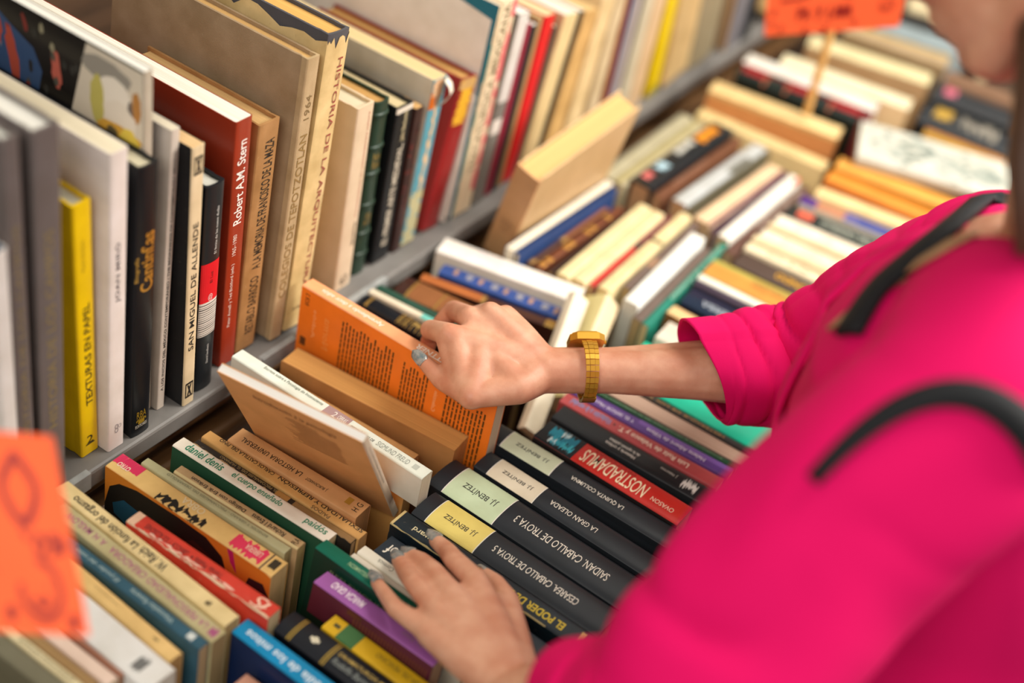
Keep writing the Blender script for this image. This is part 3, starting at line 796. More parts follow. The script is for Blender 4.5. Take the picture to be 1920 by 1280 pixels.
# --- leaning white book with an orange cover, its head up and its spine toward the shopper
ptop = at_z(676, 838, .120); pbot = at_z(733, 958, -.002)
pfar = at_z(402, 703, .120)
zz = (ptop - pfar).normalized()
_h = at_z(464, 793, .0); _hd = at_z(717, 939, .0) - _h            # it rests against the upper edge of the salmon-tan spine
_s = (ptop - _h).dot(zz) / _hd.dot(zz)
up = (ptop - (_h + _hd * _s)).normalized(); up = (up - zz * up.dot(zz)).normalized(); yy = zz.cross(up)          # thickness axis
hh = .195; Tk = .0125; Dk = (ptop - pfar).length
sgn = 1 if yy.x > 0 else -1
o = ptop - up * hh + yy * sgn * Tk / 2
_f, hh, Tk, Dk = fit(frame_from(o, up, zz), hh, Tk, Dk); SOLIDS.append(solid_of(_f, hh, Tk, Dk))
b = build_book('leaning white-paged book with an orange cover, standing head up among the spines', _f, hh, Tk, Dk, cover='#e2a568', spine='#dccfb8', pages='#ecebe8', group=G2, rough=.5)
spine_text(b, 'Textos sobre la Psicolog\u00eda del Inconsciente', .45, .90, .22, 0, -1, '#4a443a')
fl = b.frame_l = b.side
for k in range(22):
    d0 = .030 + rg.uniform(0, .004) + (k < 3) * .02; d1 = Dk - .05 - rg.uniform(0, .02)
    zl2 = hh - .034 - k * .0027
    y = b.side * (Tk / 2 + .0003)
    link_mesh('cover_print', [(zl2, y, -d0), (zl2 + .0006, y, -d0), (zl2 + .0006, y, -d1), (zl2, y, -d1)], [(0, 1, 2, 3)], ink_mat('#8a5a34'), b.root)
pts, fs = text_shape('Introducci\u00f3n a la psicolog\u00eda', 0, .3)
y = b.side * (Tk / 2 + .0003)
link_mesh('cover_lettering', [(hh - .028 + (q_[1]) * .011, y, -(Dk - .03) + q_[0] * (Dk - .06)) for q_ in pts], fs, ink_mat('#7a4a2c'), b.root)
# --- white-green paperback with the mauve panel
b = U('long white paperback with a mauve numbered panel on its spine', (434, 668), (791, 898), (454, 652), z=.036, cover='#cfc9ba', spine='#dfe6da', pages='#dcd5c2', D=.12,
  bands=[(.475, .60, -.5, .5, '#a98c8c', 'mauve_panel')],
  texts=[('Escritos sobre a Psicologia do Inconsciente', .14, .455, .3, .15, 1, '#5a6a5a'), ('2', .518, .535, .5, 0, 1, '#e3dcd4', .01, 0, False, 'lettering', .0005), ('OBRAS', .545, .588, .4, 0, 1, '#e3dcd4', .01, 0, False, 'lettering', .0005), ('PSICOL\u00d3GICAS DE', .615, .735, .26, -.05, 1, '#3c423c', .004), ('SIGMUND FREUD', .75, .91, .4, -.02, 1, '#8f958c', -.004)])
spine_patch(b, .93, .955, -.2, .2, '#b9c0b6', 'publisher_mark', .0002)
b = U('small book with a yellow-edged green label, low behind the leaning white one', (602, 812), (761, 910), (617, 796), z=-.012, cover='#d9a35c', pages='#c89a5a', bands=[(.5, .96, -.35, .42, '#868a58', 'green_label'), (.2, .999, .42, .5, '#c9a228', 'yellow_edge')])
spine_across(b, 'Pablo', .86, .006, '#2c3020', .5, -1)
U('tan-orange paperback between the mauve-panel book and the page-up one', (556, 736), (774, 862), (570, 726), z=.002, cover='#c98f5a', spine='#d5a469', pages='#b98a54', old=.2)
# page-up book
b = U('tan book lying pages up with wood-coloured page edges', (527, 676), (852, 846), (555, 649), z=.012, cover='#b8834e', pages='#d9a35c', D=.15, flip=True, old=.2, in_=.0005)
# --- orange book pulled up by the right hand
ORZ = .070
b = U('bright orange paperback pulled up by the right hand', (564, 536), (932, 754), (587, 520), z=ORZ, D=.150, cover='#ee7a22', spine='#f2a878', pages='#e2d6bc', rough=.3,
  texts=[('Aprendiendo a decir adi\u00f3s', .08, .40, .42, .0, -1, '#fbe9dd', .006, .12), ('KITTNER', .57, .73, .42, 0, -1, '#fff4e4', .02), ], old=0)
LO = b.L
rg = random.Random(11)
def column_lines(x0, x1, d0, d1, n, color):
    y = b.side * (b.T / 2 + .0003)
    for k in range(n):
        x = x0 + (x1 - x0) * (k + .5) / n
        a = d0 + rg.uniform(0, .004) + (rg.random() < .2) * .006; e = d1 - rg.random() ** 3 * .03
        w_ = (x1 - x0) / n * .22
        d = a; V = []; F2 = []
        while d < e:
            l_ = rg.uniform(.003, .009); d2 = min(e, d + l_)
            i = len(V); V += [(x - w_, y, -d), (x + w_, y, -d), (x + w_, y, -d2), (x - w_, y, -d2)]; F2.append((i, i + 1, i + 2, i + 3))
            d = d2 + .0011
        link_mesh('cover_print', V, F2, ink_mat(color), b.root)
column_lines(.052, .118, .012, .095, 15, '#5c3a10')
column_lines(.128, .160, .016, .11, 8, '#5c3a10')
column_lines(.180, .228, .020, .115, 11, '#5c3a10')
face_lettering(b, 'Adi\u00f3s', .018, .022, .02, .055, '#f6b070', vert=True)
face_lettering(b, 'Norma', .032, .040, .022, .06, '#f09a4c', vert=True)
face_lettering(b, 'RCR 2', .006, .011, .006, .020, '#4a2c10', vert=True, bold=.01)
face_lettering(b, 'Colecci\u00f3n', .168, .172, .030, .055, '#f8c890', vert=True)
face_patch(b, [(.02, .40), (.05, .40), (.05, .47), (.02, .47)], '#6a3a14')
# --- behind the orange book
b = U('black book with gold tooled bands, rounded spine behind the orange one', (640, 549), (908, 692), (661, 531), z=.0, cover='#14161c', pages='#d9c79a', hard=True, rnd=.38, rough=.25,
  bands=[(.045, .065, -.42, .42, '#b8924a', 'gold_band', .0002, True)])
for s in (.30, .325, .35, .375, .41, .45, .485, .56, .585, .61, .635): spine_patch(b, s, s + .006, -.46, .46, '#c29a48', 'gold_band', .0003, True)
for s in (.315, .36, .575, .62):
    for v in (-.3, -.1, .1, .3): spine_patch(b, s - .004, s + .006, v - .05, v + .05, '#d8b464', 'gold_tooling', .0004, True)
spine_text(b, 'OBRAS', .395, .48, .3, 0, -1, '#d8b464', .01, gold=True)
U('thin book with a cream and turquoise spine beside the gold-banded black one', (672, 545), (943, 680), (689, 534), z=.0, cover='#d9cfb8', pages='#d9cfb2', bands=[(.38, .999, -.5, .5, '#6fc2b8', 'turquoise_band')])
U('slim dark green-edged book next to the cream and turquoise one', (690, 535), (955, 668), (703, 526), z=.0, cover='#244a3c', pages='#b9a880')
b = U('wide brown leather book with a darker far end and gold bands', (735, 545), (985, 660), (768, 515), z=.0, cover='#3a211a', pages='#a88a5a', hard=True, rnd=.2, rough=.3,
  bands=[(.10, .55, -.5, .5, '#87552f', 'leather_label'), (.08, .10, -.5, .5, '#b08a48', 'gold_band', .0003, True), (.30, .315, -.5, .5, '#b08a48', 'gold_band', .0003, True)])
b = U('brown book with an orange-tan label and gold tip, below the blue-lettered row', (783, 528), (1043, 624), (796, 510), z=.0, cover='#44271f', pages='#a88a5a', hard=True, rnd=.25, rough=.3,
  bands=[(.0, .44, -.5, .5, '#a8602e', 'leather_label'), (.44, .47, -.5, .5, '#c09a58', 'gold_band', .0003, True), (.90, .97, -.5, .5, '#b08a48', 'gold_band', .0003, True)])
b = U('royal blue book with pale ornaments along its spine', (822, 510), (1058, 600), (839, 494), z=.0, cover='#1b2f66', spine='#2f4a8a', pages='#b9b0a0', hard=True, rnd=.2,
  texts=[])
for k in range(9): spine_patch(b, .10 + k * .10, .13 + k * .10 + (k % 2) * .02, -.22, .25, '#8f8f98' if k % 2 else '#b08a6a', 'ornament', .0003, False, .1, k)
b = U('wide white book with faint violet lettering above the royal blue one', (818, 470), (1082, 568), (846, 447), z=.004, cover='#d2c9ba', spine='#ece8e0', pages='#dcd4c2', texts=[('Historia mínima', .25, .62, .3, .2, 1, '#cbbfd0')])
# cream books leaning across the gap between the two halves
def slab(label, pb, zb_, pt, zt, pw, thick, depth, **kw):
    """upright book: spine from pb (height zb_) to pt (height zt); pw gives the other spine edge at the top"""
    A = at_z(pb[0], pb[1], zb_); Bq = at_z(pt[0], pt[1], zt)
    x = (Bq - A).normalized(); L = (Bq - A).length
    zv = Vector(pw) ; zv = (zv - x * zv.dot(x)).normalized()
    y = zv.cross(x)
    s = 1 if y.dot(Vector((1, -0.3, 0))) > 0 else -1
    fr, L, thick, depth = fit(frame_from(A + y * s * thick / 2, x, zv), L, thick, depth)
    SOLIDS.append(solid_of(fr, L, thick, depth))
    return build_book(label, fr, L, thick, depth, **kw)
slab('cream paperback leaning upright in the gap under the wristwatch', (985, 800), -.04, (1080, 545), .03, (-.80, -.60, 0), .022, .024, cover='#e6dcc4', pages='#e3d6b4', group=G3)
slab('cream paperback with a yellow-green cover, leaning behind the one under the wristwatch', (1058, 742), -.04, (1140, 550), .012, (-.75, -.62, 0), .026, .05, cover='#d9cd92', spine='#e6d2ac', pages='#e3d6b4', group=G3)

# ------------------------------------------------------------------ front half, spines up
V2('salmon book peeking out below the bright blue one', (436, 1285), (640, 1440), (463, 1259), z=-.02, cover='#c58f78', pages='#c9a882')
b = V2('bright blue hardback with chunky white lettering', (434, 1184), (655, 1352), (462, 1154), z=.0, cover='#15264c', spine='#0f86b8', pages='#c9bb98', rough=.3,
  texts=[('Enciclopedia de los mitos', .07, .995, .52, .04, -1, '#d6e4ea', .014)])
b = V2('black rounded hardback with double gold bands and a small clover', (513, 1176), (752, 1352), (553, 1139), z=-.002, cover='#171b22', pages='#b9a078', hard=True, rnd=.3, rough=.35,
  texts=[('DRAMATURGIA MEXICANA', .42, .95, .16, .12, 1, '#c2a452', .006), ('Rodolfo Bernardez', .42, .78, .22, -.18, 1, '#8a908a', .0, .2)])
for s in (.095, .115, .365, .385): spine_patch(b, s, s + .011, -.5, .5, '#b79a48', 'gold_band', .0003, True)
for (a, c) in ((.225, 0), (.245, .07), (.245, -.07), (.265, 0)): spine_patch(b, a - .014, a + .014, c - .06, c + .06, '#ddd6bc', 'clover', .0003 + a * 1e-4)
b = V2('yellow paperback with a green band near its end', (602, 1175), (816, 1335), (629, 1148), z=-.006, cover='#d3a81c', pages='#c9ad6a',
  bands=[(.12, .27, -.5, .5, '#3f6b3c', 'green_band')], texts=[('PSICOLOG\u00cdA DEL MEXICANO', .42, .95, .34, -.02, -1, '#6a5c20')])
spine_across(b, '1', .075, .006, '#4c4418', .2)
b = V2('purple paperback with white lettering and a maroon striped cover', (588, 1090), (812, 1248), (612, 1066), z=.006, cover='#54202c', spine='#9a5aa0', pages='#bb9a78', tilt=.12,
  texts=[('MARCIA GRAD', .10, .365, .44, 0, -1, '#ead9e2', .018), ('del Amor', .68, .86, .34, 0, -1, '#8f6a78')])
for k in range(24): face_patch(b, [(.36 + k * .026, .25), (.372 + k * .026, .25), (.372 + k * .026, .9), (.36 + k * .026, .9)], '#6b3a22')
face_patch(b, [(.30, .10), (.42, .10), (.42, .24), (.30, .24)], '#5a2c20')
b = V2('dark green hardback with small pale lettering, under the little finger', (586, 1022), (822, 1192), (610, 1006), z=.010, cover='#0f3327', spine='#0f6450', pages='#c9b68a', tilt=.10, rough=.3,
  texts=[('WILLIAMSON', .235, .40, .32, .05, -1, '#9ab88a', .006), ('VOLVER AL AMOR', .60, .86, .32, .05, -1, '#6f9a84', .006)])
face_lettering(b, 'REFLEXIONES SOBRE LOS PRINCIPIOS', .02, .19, .012, .0155, '#8a9a78')
b = V2('white slim paperback with grey lettering under the ring finger', (669, 1035), (894, 1196), (687, 1021), z=.0, cover='#e2dccb', pages='#d6c9a4', texts=[('Cormick', .14, .27, .40, 0, -1, '#6a675c')])
V2('thinner white paperback between the green hardback and the grey-lettered one', (655, 1044), (880, 1206), (667, 1036), z=.0, cover='#ded6c4', pages='#d6c9a4')
b = V2('navy hardback with a large white serif name, under the middle finger', (698, 1034), (1035, 1272), (729, 997), z=-.004, cover='#1f2a34', pages='#b9a67c', old=.12,
  texts=[('Grof', .03, .155, .46, .06, -1, '#e6dfce', .008)])
spine_text(b, 'K', .90, .96, .5, .02, -1, '#c9c2b0', .012); spine_text(b, 'L', .80, .82, .22, -.1, -1, '#b0306a')
b = V2('scuffed navy hardback with yellow capitals, under the index finger', (731, 980), (1099, 1226), (758, 953), z=.002, cover='#18242c', pages='#a8935e', old=.35, hard=True, rough=.35,
  texts=[('Jason Howard', .09, .33, .36, .04, -1, '#d9cda2', .008), ('EL PODER DE LA MENTE', .42, .86, .40, .06, -1, '#d0b62a', .02)],
  bands=[(.0, .012, -.5, .5, '#c9b27a', 'worn_edge', .0002, False, .03, 3), (.0, .8, -.5, -.46, '#b9a874', 'worn_edge', .0002, False, .03, 8), (.93, .95, -.3, .3, '#c9b464', 'rule', .0002, False, .02, 1)])
def troya(label, p0, p1, p2, lab, title, t0, t1, z=.004):
    b = V2(label, p0, p1, p2, z=z, cover='#23282d', pages='#c9b48a', hard=True, rnd=.26, rough=.38,
       bands=[(.075, .335, -.5, .5, lab, 'author_label', .0003), (.335, .339, -.5, .5, '#e9e6dd', 'rule', .0004), (.071, .075, -.5, .5, '#e9e6dd', 'rule', .0004)],
       texts=[('J.J. BEN\u00cdTEZ', .125, .295, .24, .06, -1, '#2c2a26', .004, 0.0, False, 'lettering', .0006), (title, t0, t1, .22, .06, -1, '#d9d3c4', .004)])
    return b
troya('black hardback with a yellow name label on its spine', (742, 952), (1113, 1200), (783, 893), '#e2cf72', 'CESAREA. CABALLO DE TROYA 5', .395, .84)
troya('black hardback with a pale green name label, widest of the black set', (803, 899), (1172, 1143), (851, 851), '#c6d9b4', 'SAIDAN. CABALLO DE TROYA 3', .395, .86)
troya('black hardback with a cream name label on its spine', (856, 849), (1222, 1085), (884, 818), '#ddd3ba', 'LA GRAN OLEADA', .40, .66)
troya('black hardback with a pale green label, next to the red one', (909, 820), (1269, 1040), (940, 789), '#ccd6b8', 'LA QUINTA COLUMNA', .42, .69, z=.006)
b = V2('red book with tall cream capitals and a black and turquoise end panel', (998, 818), (1268, 986), (1030, 785), z=.008, cover='#1a1414', spine='#c02a22', pages='#c9b48a', rough=.35,
  bands=[(.0, .265, -.5, .5, '#14181c', 'picture_panel', .0002)],
  texts=[('NOSTRADAMUS', .30, .735, .62, .05, -1, '#ecdcb8', .004, 0.0, False, 'lettering', .0004), ('OVASON', .78, .93, .2, .12, -1, '#e2c8ac', .004), ('PROFECIAS', .34, .62, .12, -.36, -1, '#8a2018')])
for (s0, s1, v0, v1, c, sd) in ((.05, .13, -.1, .42, '#1f8fa8', 1), (.09, .17, -.42, .0, '#2aa2b8', 2), (.14, .23, -.1, .42, '#1a7f98', 3), (.17, .24, -.4, -.1, '#38b0c0', 5), (.08, .13, -.38, -.2, '#d6eef0', 6), (.12, .17, .2, .4, '#cfe9ec', 7)):
    spine_patch(b, s0, s1, v0, v1, c, 'picture_print', .0003 + sd * 1e-5, False, .16, sd)
b = V2('black paperback with small white lettering and a white dove mark', (1034, 782), (1325, 950), (1052, 754), z=.004, cover='#1e2124', pages='#b9a67c', rough=.4,
  texts=[('Historia y crítica', .33, .52, .24, .16, -1, '#e2ded4', .01), ('de la opinión pública', .335, .53, .22, -.1, -1, '#e2ded4', .01), ('J. Habermas', .665, .77, .2, -.1, -1, '#c9c5bc')])
spine_patch(b, .81, .90, -.2, .2, '#dcdcd6', 'dove_mark', .0003, False, .2, 4)
b = V2('dusty red paperback with cream and blue lettering', (1048, 752), (1344, 917), (1061, 732), z=.004, cover='#b04a4c', pages='#c9b48a',
  texts=[('Luis Ruiz de Velasco y T.', .36, .80, .5, 0, -1, '#f0dcc8', .012), ('Violación a la verdad', .05, .31, .5, 0, -1, '#6a8fc0', .01), ('\u2022', .325, .337, .2, 0, -1, '#2a1414', .02)])
b = V2('purple paperback with white lettering beyond the dusty red one', (1066, 734), (1366, 896), (1080, 719), z=.004, cover='#5c3f86', pages='#c9b48a',
  texts=[('Y EL SEÑOR Macedonio', .07, .40, .36, .14, -1, '#dcd0e6', .01), ('Helena Alberú de Villava', .48, .84, .36, .14, -1, '#dcd0e6', .01)], bands=[(.42, .999, .0, .5, '#7a58a8', 'lilac_panel', .0002)])
V2('slim dark green paperback beyond the purple one', (1084, 722), (1380, 882), (1092, 714), z=.004, cover='#1f4a30', pages='#c9b48a', texts=[('Enseñanzas y recuerdos de la biblioteca pública', .05, .9, .4, 0, -1, '#7fa07a')])
b = V2('thick book lying pages up, pinkish grey page edges beside the turquoise one', (1098, 718), (1404, 884), (1130, 699), z=.004, cover='#8f7a6c', pages='#c2a592', flip=True, D=.154, in_=.0004)
V2('slim black paperback with orange lettering along the turquoise one', (1136, 703), (1430, 866), (1144, 695), z=.006, cover='#26221e', pages='#b9a67c', texts=[('HISTERIQUE DE LOS TOPOS', .15, .75, .5, 0, -1, '#b0884a', .004)])
V2('wide turquoise book below the pink sleeve', (1150, 697), (1440, 858), (1222, 644), z=.002, cover='#16b894', pages='#c9cfb8', rough=.3)
V2('grey-white paperback under the pink sleeve beyond the turquoise book', (1228, 632), (1500, 770), (1262, 604), z=.0, cover='#cfc8b8', pages='#d3c7a4')
# ------------------------------------------------------------------ trough, far part: block of books turned along the shelf
rg = random.Random(21)
_q = at_z(969, 307, .115) - at_z(1142, 208, .115)
b = slab('beige hardback standing upright in the trough, pages showing at its head', (905, 462), -.03, (969, 307), .115, _q, .033, _q.length, cover='#cfae80', spine='#c79a6c', pages='#dfb877', hard=True, rnd=.12, group=G4)
b_ = b
spine_across(b, 'LA NOVELA', .42, .006, '#8a6848', .6); spine_across(b, 'DE LOS', .37, .005, '#8a6848', .4); spine_across(b, 'DÍAS', .33, .005, '#8a6848', .3)
W4('long book lying with white page edges up beside the beige upright hardback', (958, 478), (1154, 345), (936, 463), z=.016, cover='#27406e', pages='#efe9d6', flip=True, D=.166, in_=.0005)
W4('slim dark blue spine under the white page edges', (966, 484), (1158, 356), (960, 479), z=.014, cover='#1f3a6a', pages='#d0c4a2')
b = W4('brown leather volume with a plum half and one gold band', (995, 497), (1142, 392), (968, 486), z=.0, cover='#53382f', pages='#b99a68', hard=True, rnd=.3, rough=.3,
  bands=[(.45, .999, -.5, .5, '#8a5532', 'leather_panel'), (.40, .46, -.5, .5, '#c99c58', 'gold_band', .0003, True), (.02, .08, -.5, .5, '#b08a50', 'gold_band', .0003, True)])
b = W4('narrow gilt-tooled brown leather volume', (1016, 505), (1172, 392), (996, 499), z=.0, cover='#6a3a22', pages='#b99a68', hard=True, rnd=.3, rough=.3)
for s in (.03, .10, .30, .36, .55, .62, .80): spine_patch(b, s, s + .045, -.42, .42, '#c9964a', 'gold_tooling', .0003, True, .05, int(s * 50))
W4('dark brown book left of the two cream paperbacks', (1036, 512), (1190, 396), (1018, 506), z=-.006, cover='#3c2620', pages='#b99a68')
W4('cream paperback with faint lettering, first of a pair of wide cream spines', (1068, 522), (1222, 391), (1040, 513), z=.004, cover='#e2d3a4', pages='#dcc48e', old=.1, texts=[('cuentos completos', .1, .9, .3, 0, 1, '#c2b888')])
W4('cream paperback with faint lettering, second of the pair beside the red spine', (1098, 532), (1247, 403), (1070, 522), z=.004, cover='#e6d2a4', pages='#dcc48e', old=.1, texts=[('obras escogidas', .1, .9, .3, 0, 1, '#c2b27e')])
W4('slim book with a bright red near half and a plum far half', (1114, 538), (1262, 408), (1101, 533), z=.0, cover='#70303a', pages='#c9a878', bands=[(.0, .52, -.5, .5, '#c03830', 'red_panel'), (.52, .60, -.5, .5, '#3a2c2c', 'dark_band')])
W4('pair-like cream spine with a dark split halfway, right of the red spine', (1140, 552), (1298, 407), (1116, 540), z=.004, cover='#e0cf9e', pages='#dcc48e', old=.15, bands=[(.60, .63, -.5, .5, '#4a4428', 'dark_split', .0003, False, .05, 2)], texts=[('relatos', .1, .55, .3, 0, 1, '#b0a67a')])
W4('grey-brown slim book left of the bright white spine', (1182, 542), (1312, 420), (1166, 536), z=.002, cover='#6a5a52', pages='#b0986c', bands=[(.3, .42, -.5, .5, '#9a7a62', 'tan_band')])
W4('bright white spine slanting toward the teal one', (1198, 574), (1323, 447), (1184, 545), z=.006, cover='#e6e8e2', pages='#dfe2da')
W4('wide grey-brown book between the white and the teal spines', (1204, 603), (1336, 470), (1199, 578), z=.0, cover='#665850', pages='#a8946c')
b = W4('teal paperback with pale lettering, in the gap before the navy book', (1217, 612), (1366, 459), (1205, 603), z=.0, cover='#1f7a68', pages='#c9b78c', texts=[('CRÓNICAS DE LA CIUDAD', .3, .95, .5, 0, 1, '#a8cdb8', .01)])
# second block, further along
W4('silver-grey book against the ledge in the far block', (1146, 336), (1300, 222), (1128, 318), z=.004, cover='#aca68a', pages='#cfc7a8', bands=[(.0, .999, .1, .5, '#8b8772', 'grey_half')])
W4('second silver-grey book, beside the black one with an orange mark', (1172, 348), (1322, 236), (1148, 337), z=.006, cover='#b3a98a', pages='#cfc7a8', bands=[(.0, .999, -.1, .3, '#a39a68', 'olive_stripe')])
b = W4('black hardback with orange, white and blue marks on its spine', (1221, 357), (1378, 245), (1178, 337), z=.012, cover='#1d2124', pages='#c79c74', hard=True, rough=.25,
  bands=[(.70, .92, -.1, .40, '#d8891c', 'orange_mark', .0003, False, .1, 3), (.46, .66, .12, .46, '#c9cac2', 'white_print', .0003, False, .08, 4), (.22, .31, -.05, .3, '#b9dcec', 'blue_mark', .0003, False, .15, 5), (.07, .15, -.0, .3, '#d9706e', 'pink_mark', .0003, False, .1, 6)])  # flat colour marks on the spine: orange, white, pale blue, pink
W4('slim chocolate brown spine right of the black hardback', (1240, 371), (1392, 262), (1226, 362), z=.004, cover='#6e4630', pages='#c79c74', texts=[('MEMORIAS', .2, .6, .4, 0, 1, '#a8806a')])
W4('silver-blue spine in the far block', (1288, 386), (1438, 280), (1260, 372), z=.006, cover='#b7bcbc', pages='#cfa67a', bands=[(.55, .8, -.5, -.05, '#6a6a60', 'grey_panel')])
W4('dark olive slim book beyond the silver-blue spine', (1298, 394), (1446, 286), (1290, 388), z=.006, cover='#54503e', pages='#b09a6c')
W4('salmon-cream paperback with plum edge in the far block', (1328, 426), (1472, 321), (1302, 402), z=.006, cover='#e2c6a2', pages='#d9b88c', bands=[(.0, .999, -.5, -.36, '#6a2440', 'plum_edge')])
W4('slim dark plum book left of the white red-tipped one', (1338, 436), (1480, 325), (1330, 428), z=.006, cover='#4a3440', pages='#b9a080', texts=[('atlas del cielo', .2, .8, .5, 0, 1, '#a89aa0')])
W4('white book with a small red tip at its far end', (1362, 456), (1502, 336), (1340, 440), z=.006, cover='#ebe8de', pages='#cfb488', bands=[(.90, .999, -.5, -.2, '#c8442c', 'red_tip')])
W4('dark brown book with pale lettering right of the red-tipped white one', (1376, 480), (1520, 355), (1362, 462), z=.0, cover='#5c4036', pages='#b9a080', texts=[('NUESTRA HISTORIA', .35, .95, .6, 0, 1, '#a89688', .01)])
# --- far front half, spines toward the shopper
def W5(*a, **k): k.setdefault('Lmin', .175); return W4(*a, **k)
b = W5('navy hardback with white lettering half under the sleeve', (1276, 562), (1440, 646), (1296, 532), z=.004, cover='#15243a', pages='#cdb688', hard=True, rnd=.25, rough=.3, texts=[('LOS BIENES DE LA TIERRA', .12, .95, .26, .12, -1, '#aab4be', .006)])
W5('cream book lying pages up just before the navy hardback', (1236, 590), (1400, 680), (1256, 566), z=.0, cover='#8a5a30', pages='#dfc08a', flip=True, D=.138, in_=.0004)
W5('dark violet slim book between the navy and the white spines', (1298, 532), (1460, 612), (1306, 521), z=.006, cover='#3a3040', pages='#b9a080')
W5('white spine below the orange and olive book', (1305, 524), (1470, 604), (1316, 512), z=.006, cover='#e6e6d8', pages='#d6cda8')
b = W5('orange and olive paperback above the pink sleeve', (1312, 511), (1478, 590), (1343, 484), z=.006, cover='#c98a3c', pages='#d6bc88', bands=[(.0, .999, .18, .5, '#a89a48', 'olive_stripe')], texts=[('ARTE Y LETRAS DEL', .3, .98, .16, -.05, -1, '#9a5c24'), ('NUEVO MUNDO', .32, .92, .16, -.28, -1, '#9a5c24')])
b = W5('dark grey-brown book with yellow lettering above the sleeve', (1374, 494), (1540, 576), (1388, 466), z=.004, cover='#4a3c34', pages='#c9b488', texts=[('EL REY DEL MUNDO', .28, .95, .34, -.02, -1, '#d39c1e', .02)])
for i, (pa, pb, pc, lb, txt, tcx) in enumerate((
    ((1396, 465), (1572, 546), (1405, 452), 'lowest of the stepped cream paperbacks, beside the dark yellow-lettered book', 'RELATO', '#6b6446'),
    ((1406, 453), (1590, 536), (1419, 438), 'second of the stepped cream paperbacks, with a dark printed panel', 'PEQUEÑA HISTORIA', '#b0a678'),
    ((1420, 440), (1620, 528), (1431, 425), 'third of the stepped cream paperbacks, with reddish lettering', 'TEATRO COMPLETO', '#d08a70'),
    ((1432, 427), (1640, 516), (1442, 412), 'fourth of the stepped cream paperbacks, with pinkish lettering', 'POESIA REUNIDA', '#dca890'),
    ((1443, 414), (1662, 506), (1463, 400), 'highest of the stepped cream paperbacks, against the black white-lettered book', 'NOVELAS', '#e0b8a0'))):
    b = W5('cream paperback, ' + lb, pa, pb, pc, z=(.004, .009, .005, .011, .007)[i], cover=('#e6dab8', '#dccda6', '#ece1c8', '#e0cfa8', '#eee4ce')[i], pages='#d0bd8c', old=.08, texts=[(txt, .15, .75, .34, 0, -1, tcx)], bands=([(.58, .98, -.5, .2, '#55503f', 'dark_panel', .0002, False, .1, 3)] if i == 1 else []))
b = W5('black book with white lettering and a red oval mark', (1466, 399), (1690, 492), (1480, 381), z=.008, cover='#1d2724', pages='#c9b488', texts=[('LA SOMBRA DEL CAUDILLO', .27, .95, .5, 0, -1, '#aeb2a2', .012)], bands=[(.08, .20, -.3, .35, '#d06048', 'red_oval', .0003, False, .06, 2)])
W5('book with a purple, orange and blue striped spine', (1494, 387), (1702, 470), (1522, 370), z=.004, cover='#3f4a8e', pages='#c9b488', bands=[(.0, .12, -.5, .5, '#4c2a7c', 'purple_panel'), (.12, .34, -.5, .5, '#b07a5c', 'orange_panel'), (.34, .44, -.5, .5, '#5c5a96', 'violet_panel'), (.0, .999, -.5, -.2, '#8a8474', 'grey_edge', .0003)])
W5('cream-yellow book between the blue-striped and the orange spines', (1524, 372), (1730, 452), (1548, 352), z=.010, cover='#e6cc94', pages='#d9bc80', old=.1)
W5('broad orange book with a darker cover, in the far front row', (1547, 336), (1760, 424), (1553, 316), z=.012, cover='#b8601a', spine='#d98a30', pages='#d9bc80')
W5('slim light orange spine below the botanical cover', (1566, 312), (1790, 398), (1588, 297), z=.014, cover='#c98a24', spine='#e0a048', pages='#d9bc80')
# flat book with a botanical drawing
p00 = at_z(1607, 292, .03); p10 = at_z(1842, 362, .03); p01 = at_z(1664, 238, .03)
x = (p10 - p00).normalized(); wv = (p01 - p00); yv = (wv - x * wv.dot(x)).normalized()
fr = frame_from(p00 + Vector((0, 0, -.014)) + yv * 0, x, -yv)
fr, _l, _t, _d = fit(fr, .22, .026, (wv - x * wv.dot(x)).length); SOLIDS.append(solid_of(fr, _l, _t, _d))
b = build_book('large pale book lying face up with grey-green plant drawings', fr, _l, _t, _d, cover='#c6c7bb', pages='#cfc5a2', group=G4, rough=.4)
rg = random.Random(9)
def leafy(cx, cy, r, n):
    for k in range(n):
        a = rg.uniform(0, 6.28); rr = rg.uniform(.2, 1) * r
        x_, y_ = cx + math.cos(a) * rr, cy + math.sin(a) * rr * 2.0
        l_ = rg.uniform(.06, .13); a2 = rg.uniform(0, 6.28)
        face_patch(b, [(x_, y_), (x_ + math.cos(a2 + .5) * l_ * .5, y_ + math.sin(a2 + .5) * l_ * .7), (x_ + math.cos(a2) * l_, y_ + math.sin(a2) * l_ * 1.4), (x_ + math.cos(a2 - .5) * l_ * .5, y_ + math.sin(a2 - .5) * l_ * .7)], rg.choice(['#7a867e', '#929c93', '#5d6c63', '#a2aaa0']), 'botanical_print', .0002 + k * 2e-6)
leafy(.26, .5, .2, 34); leafy(.62, .5, .22, 44); leafy(.86, .5, .1, 16)
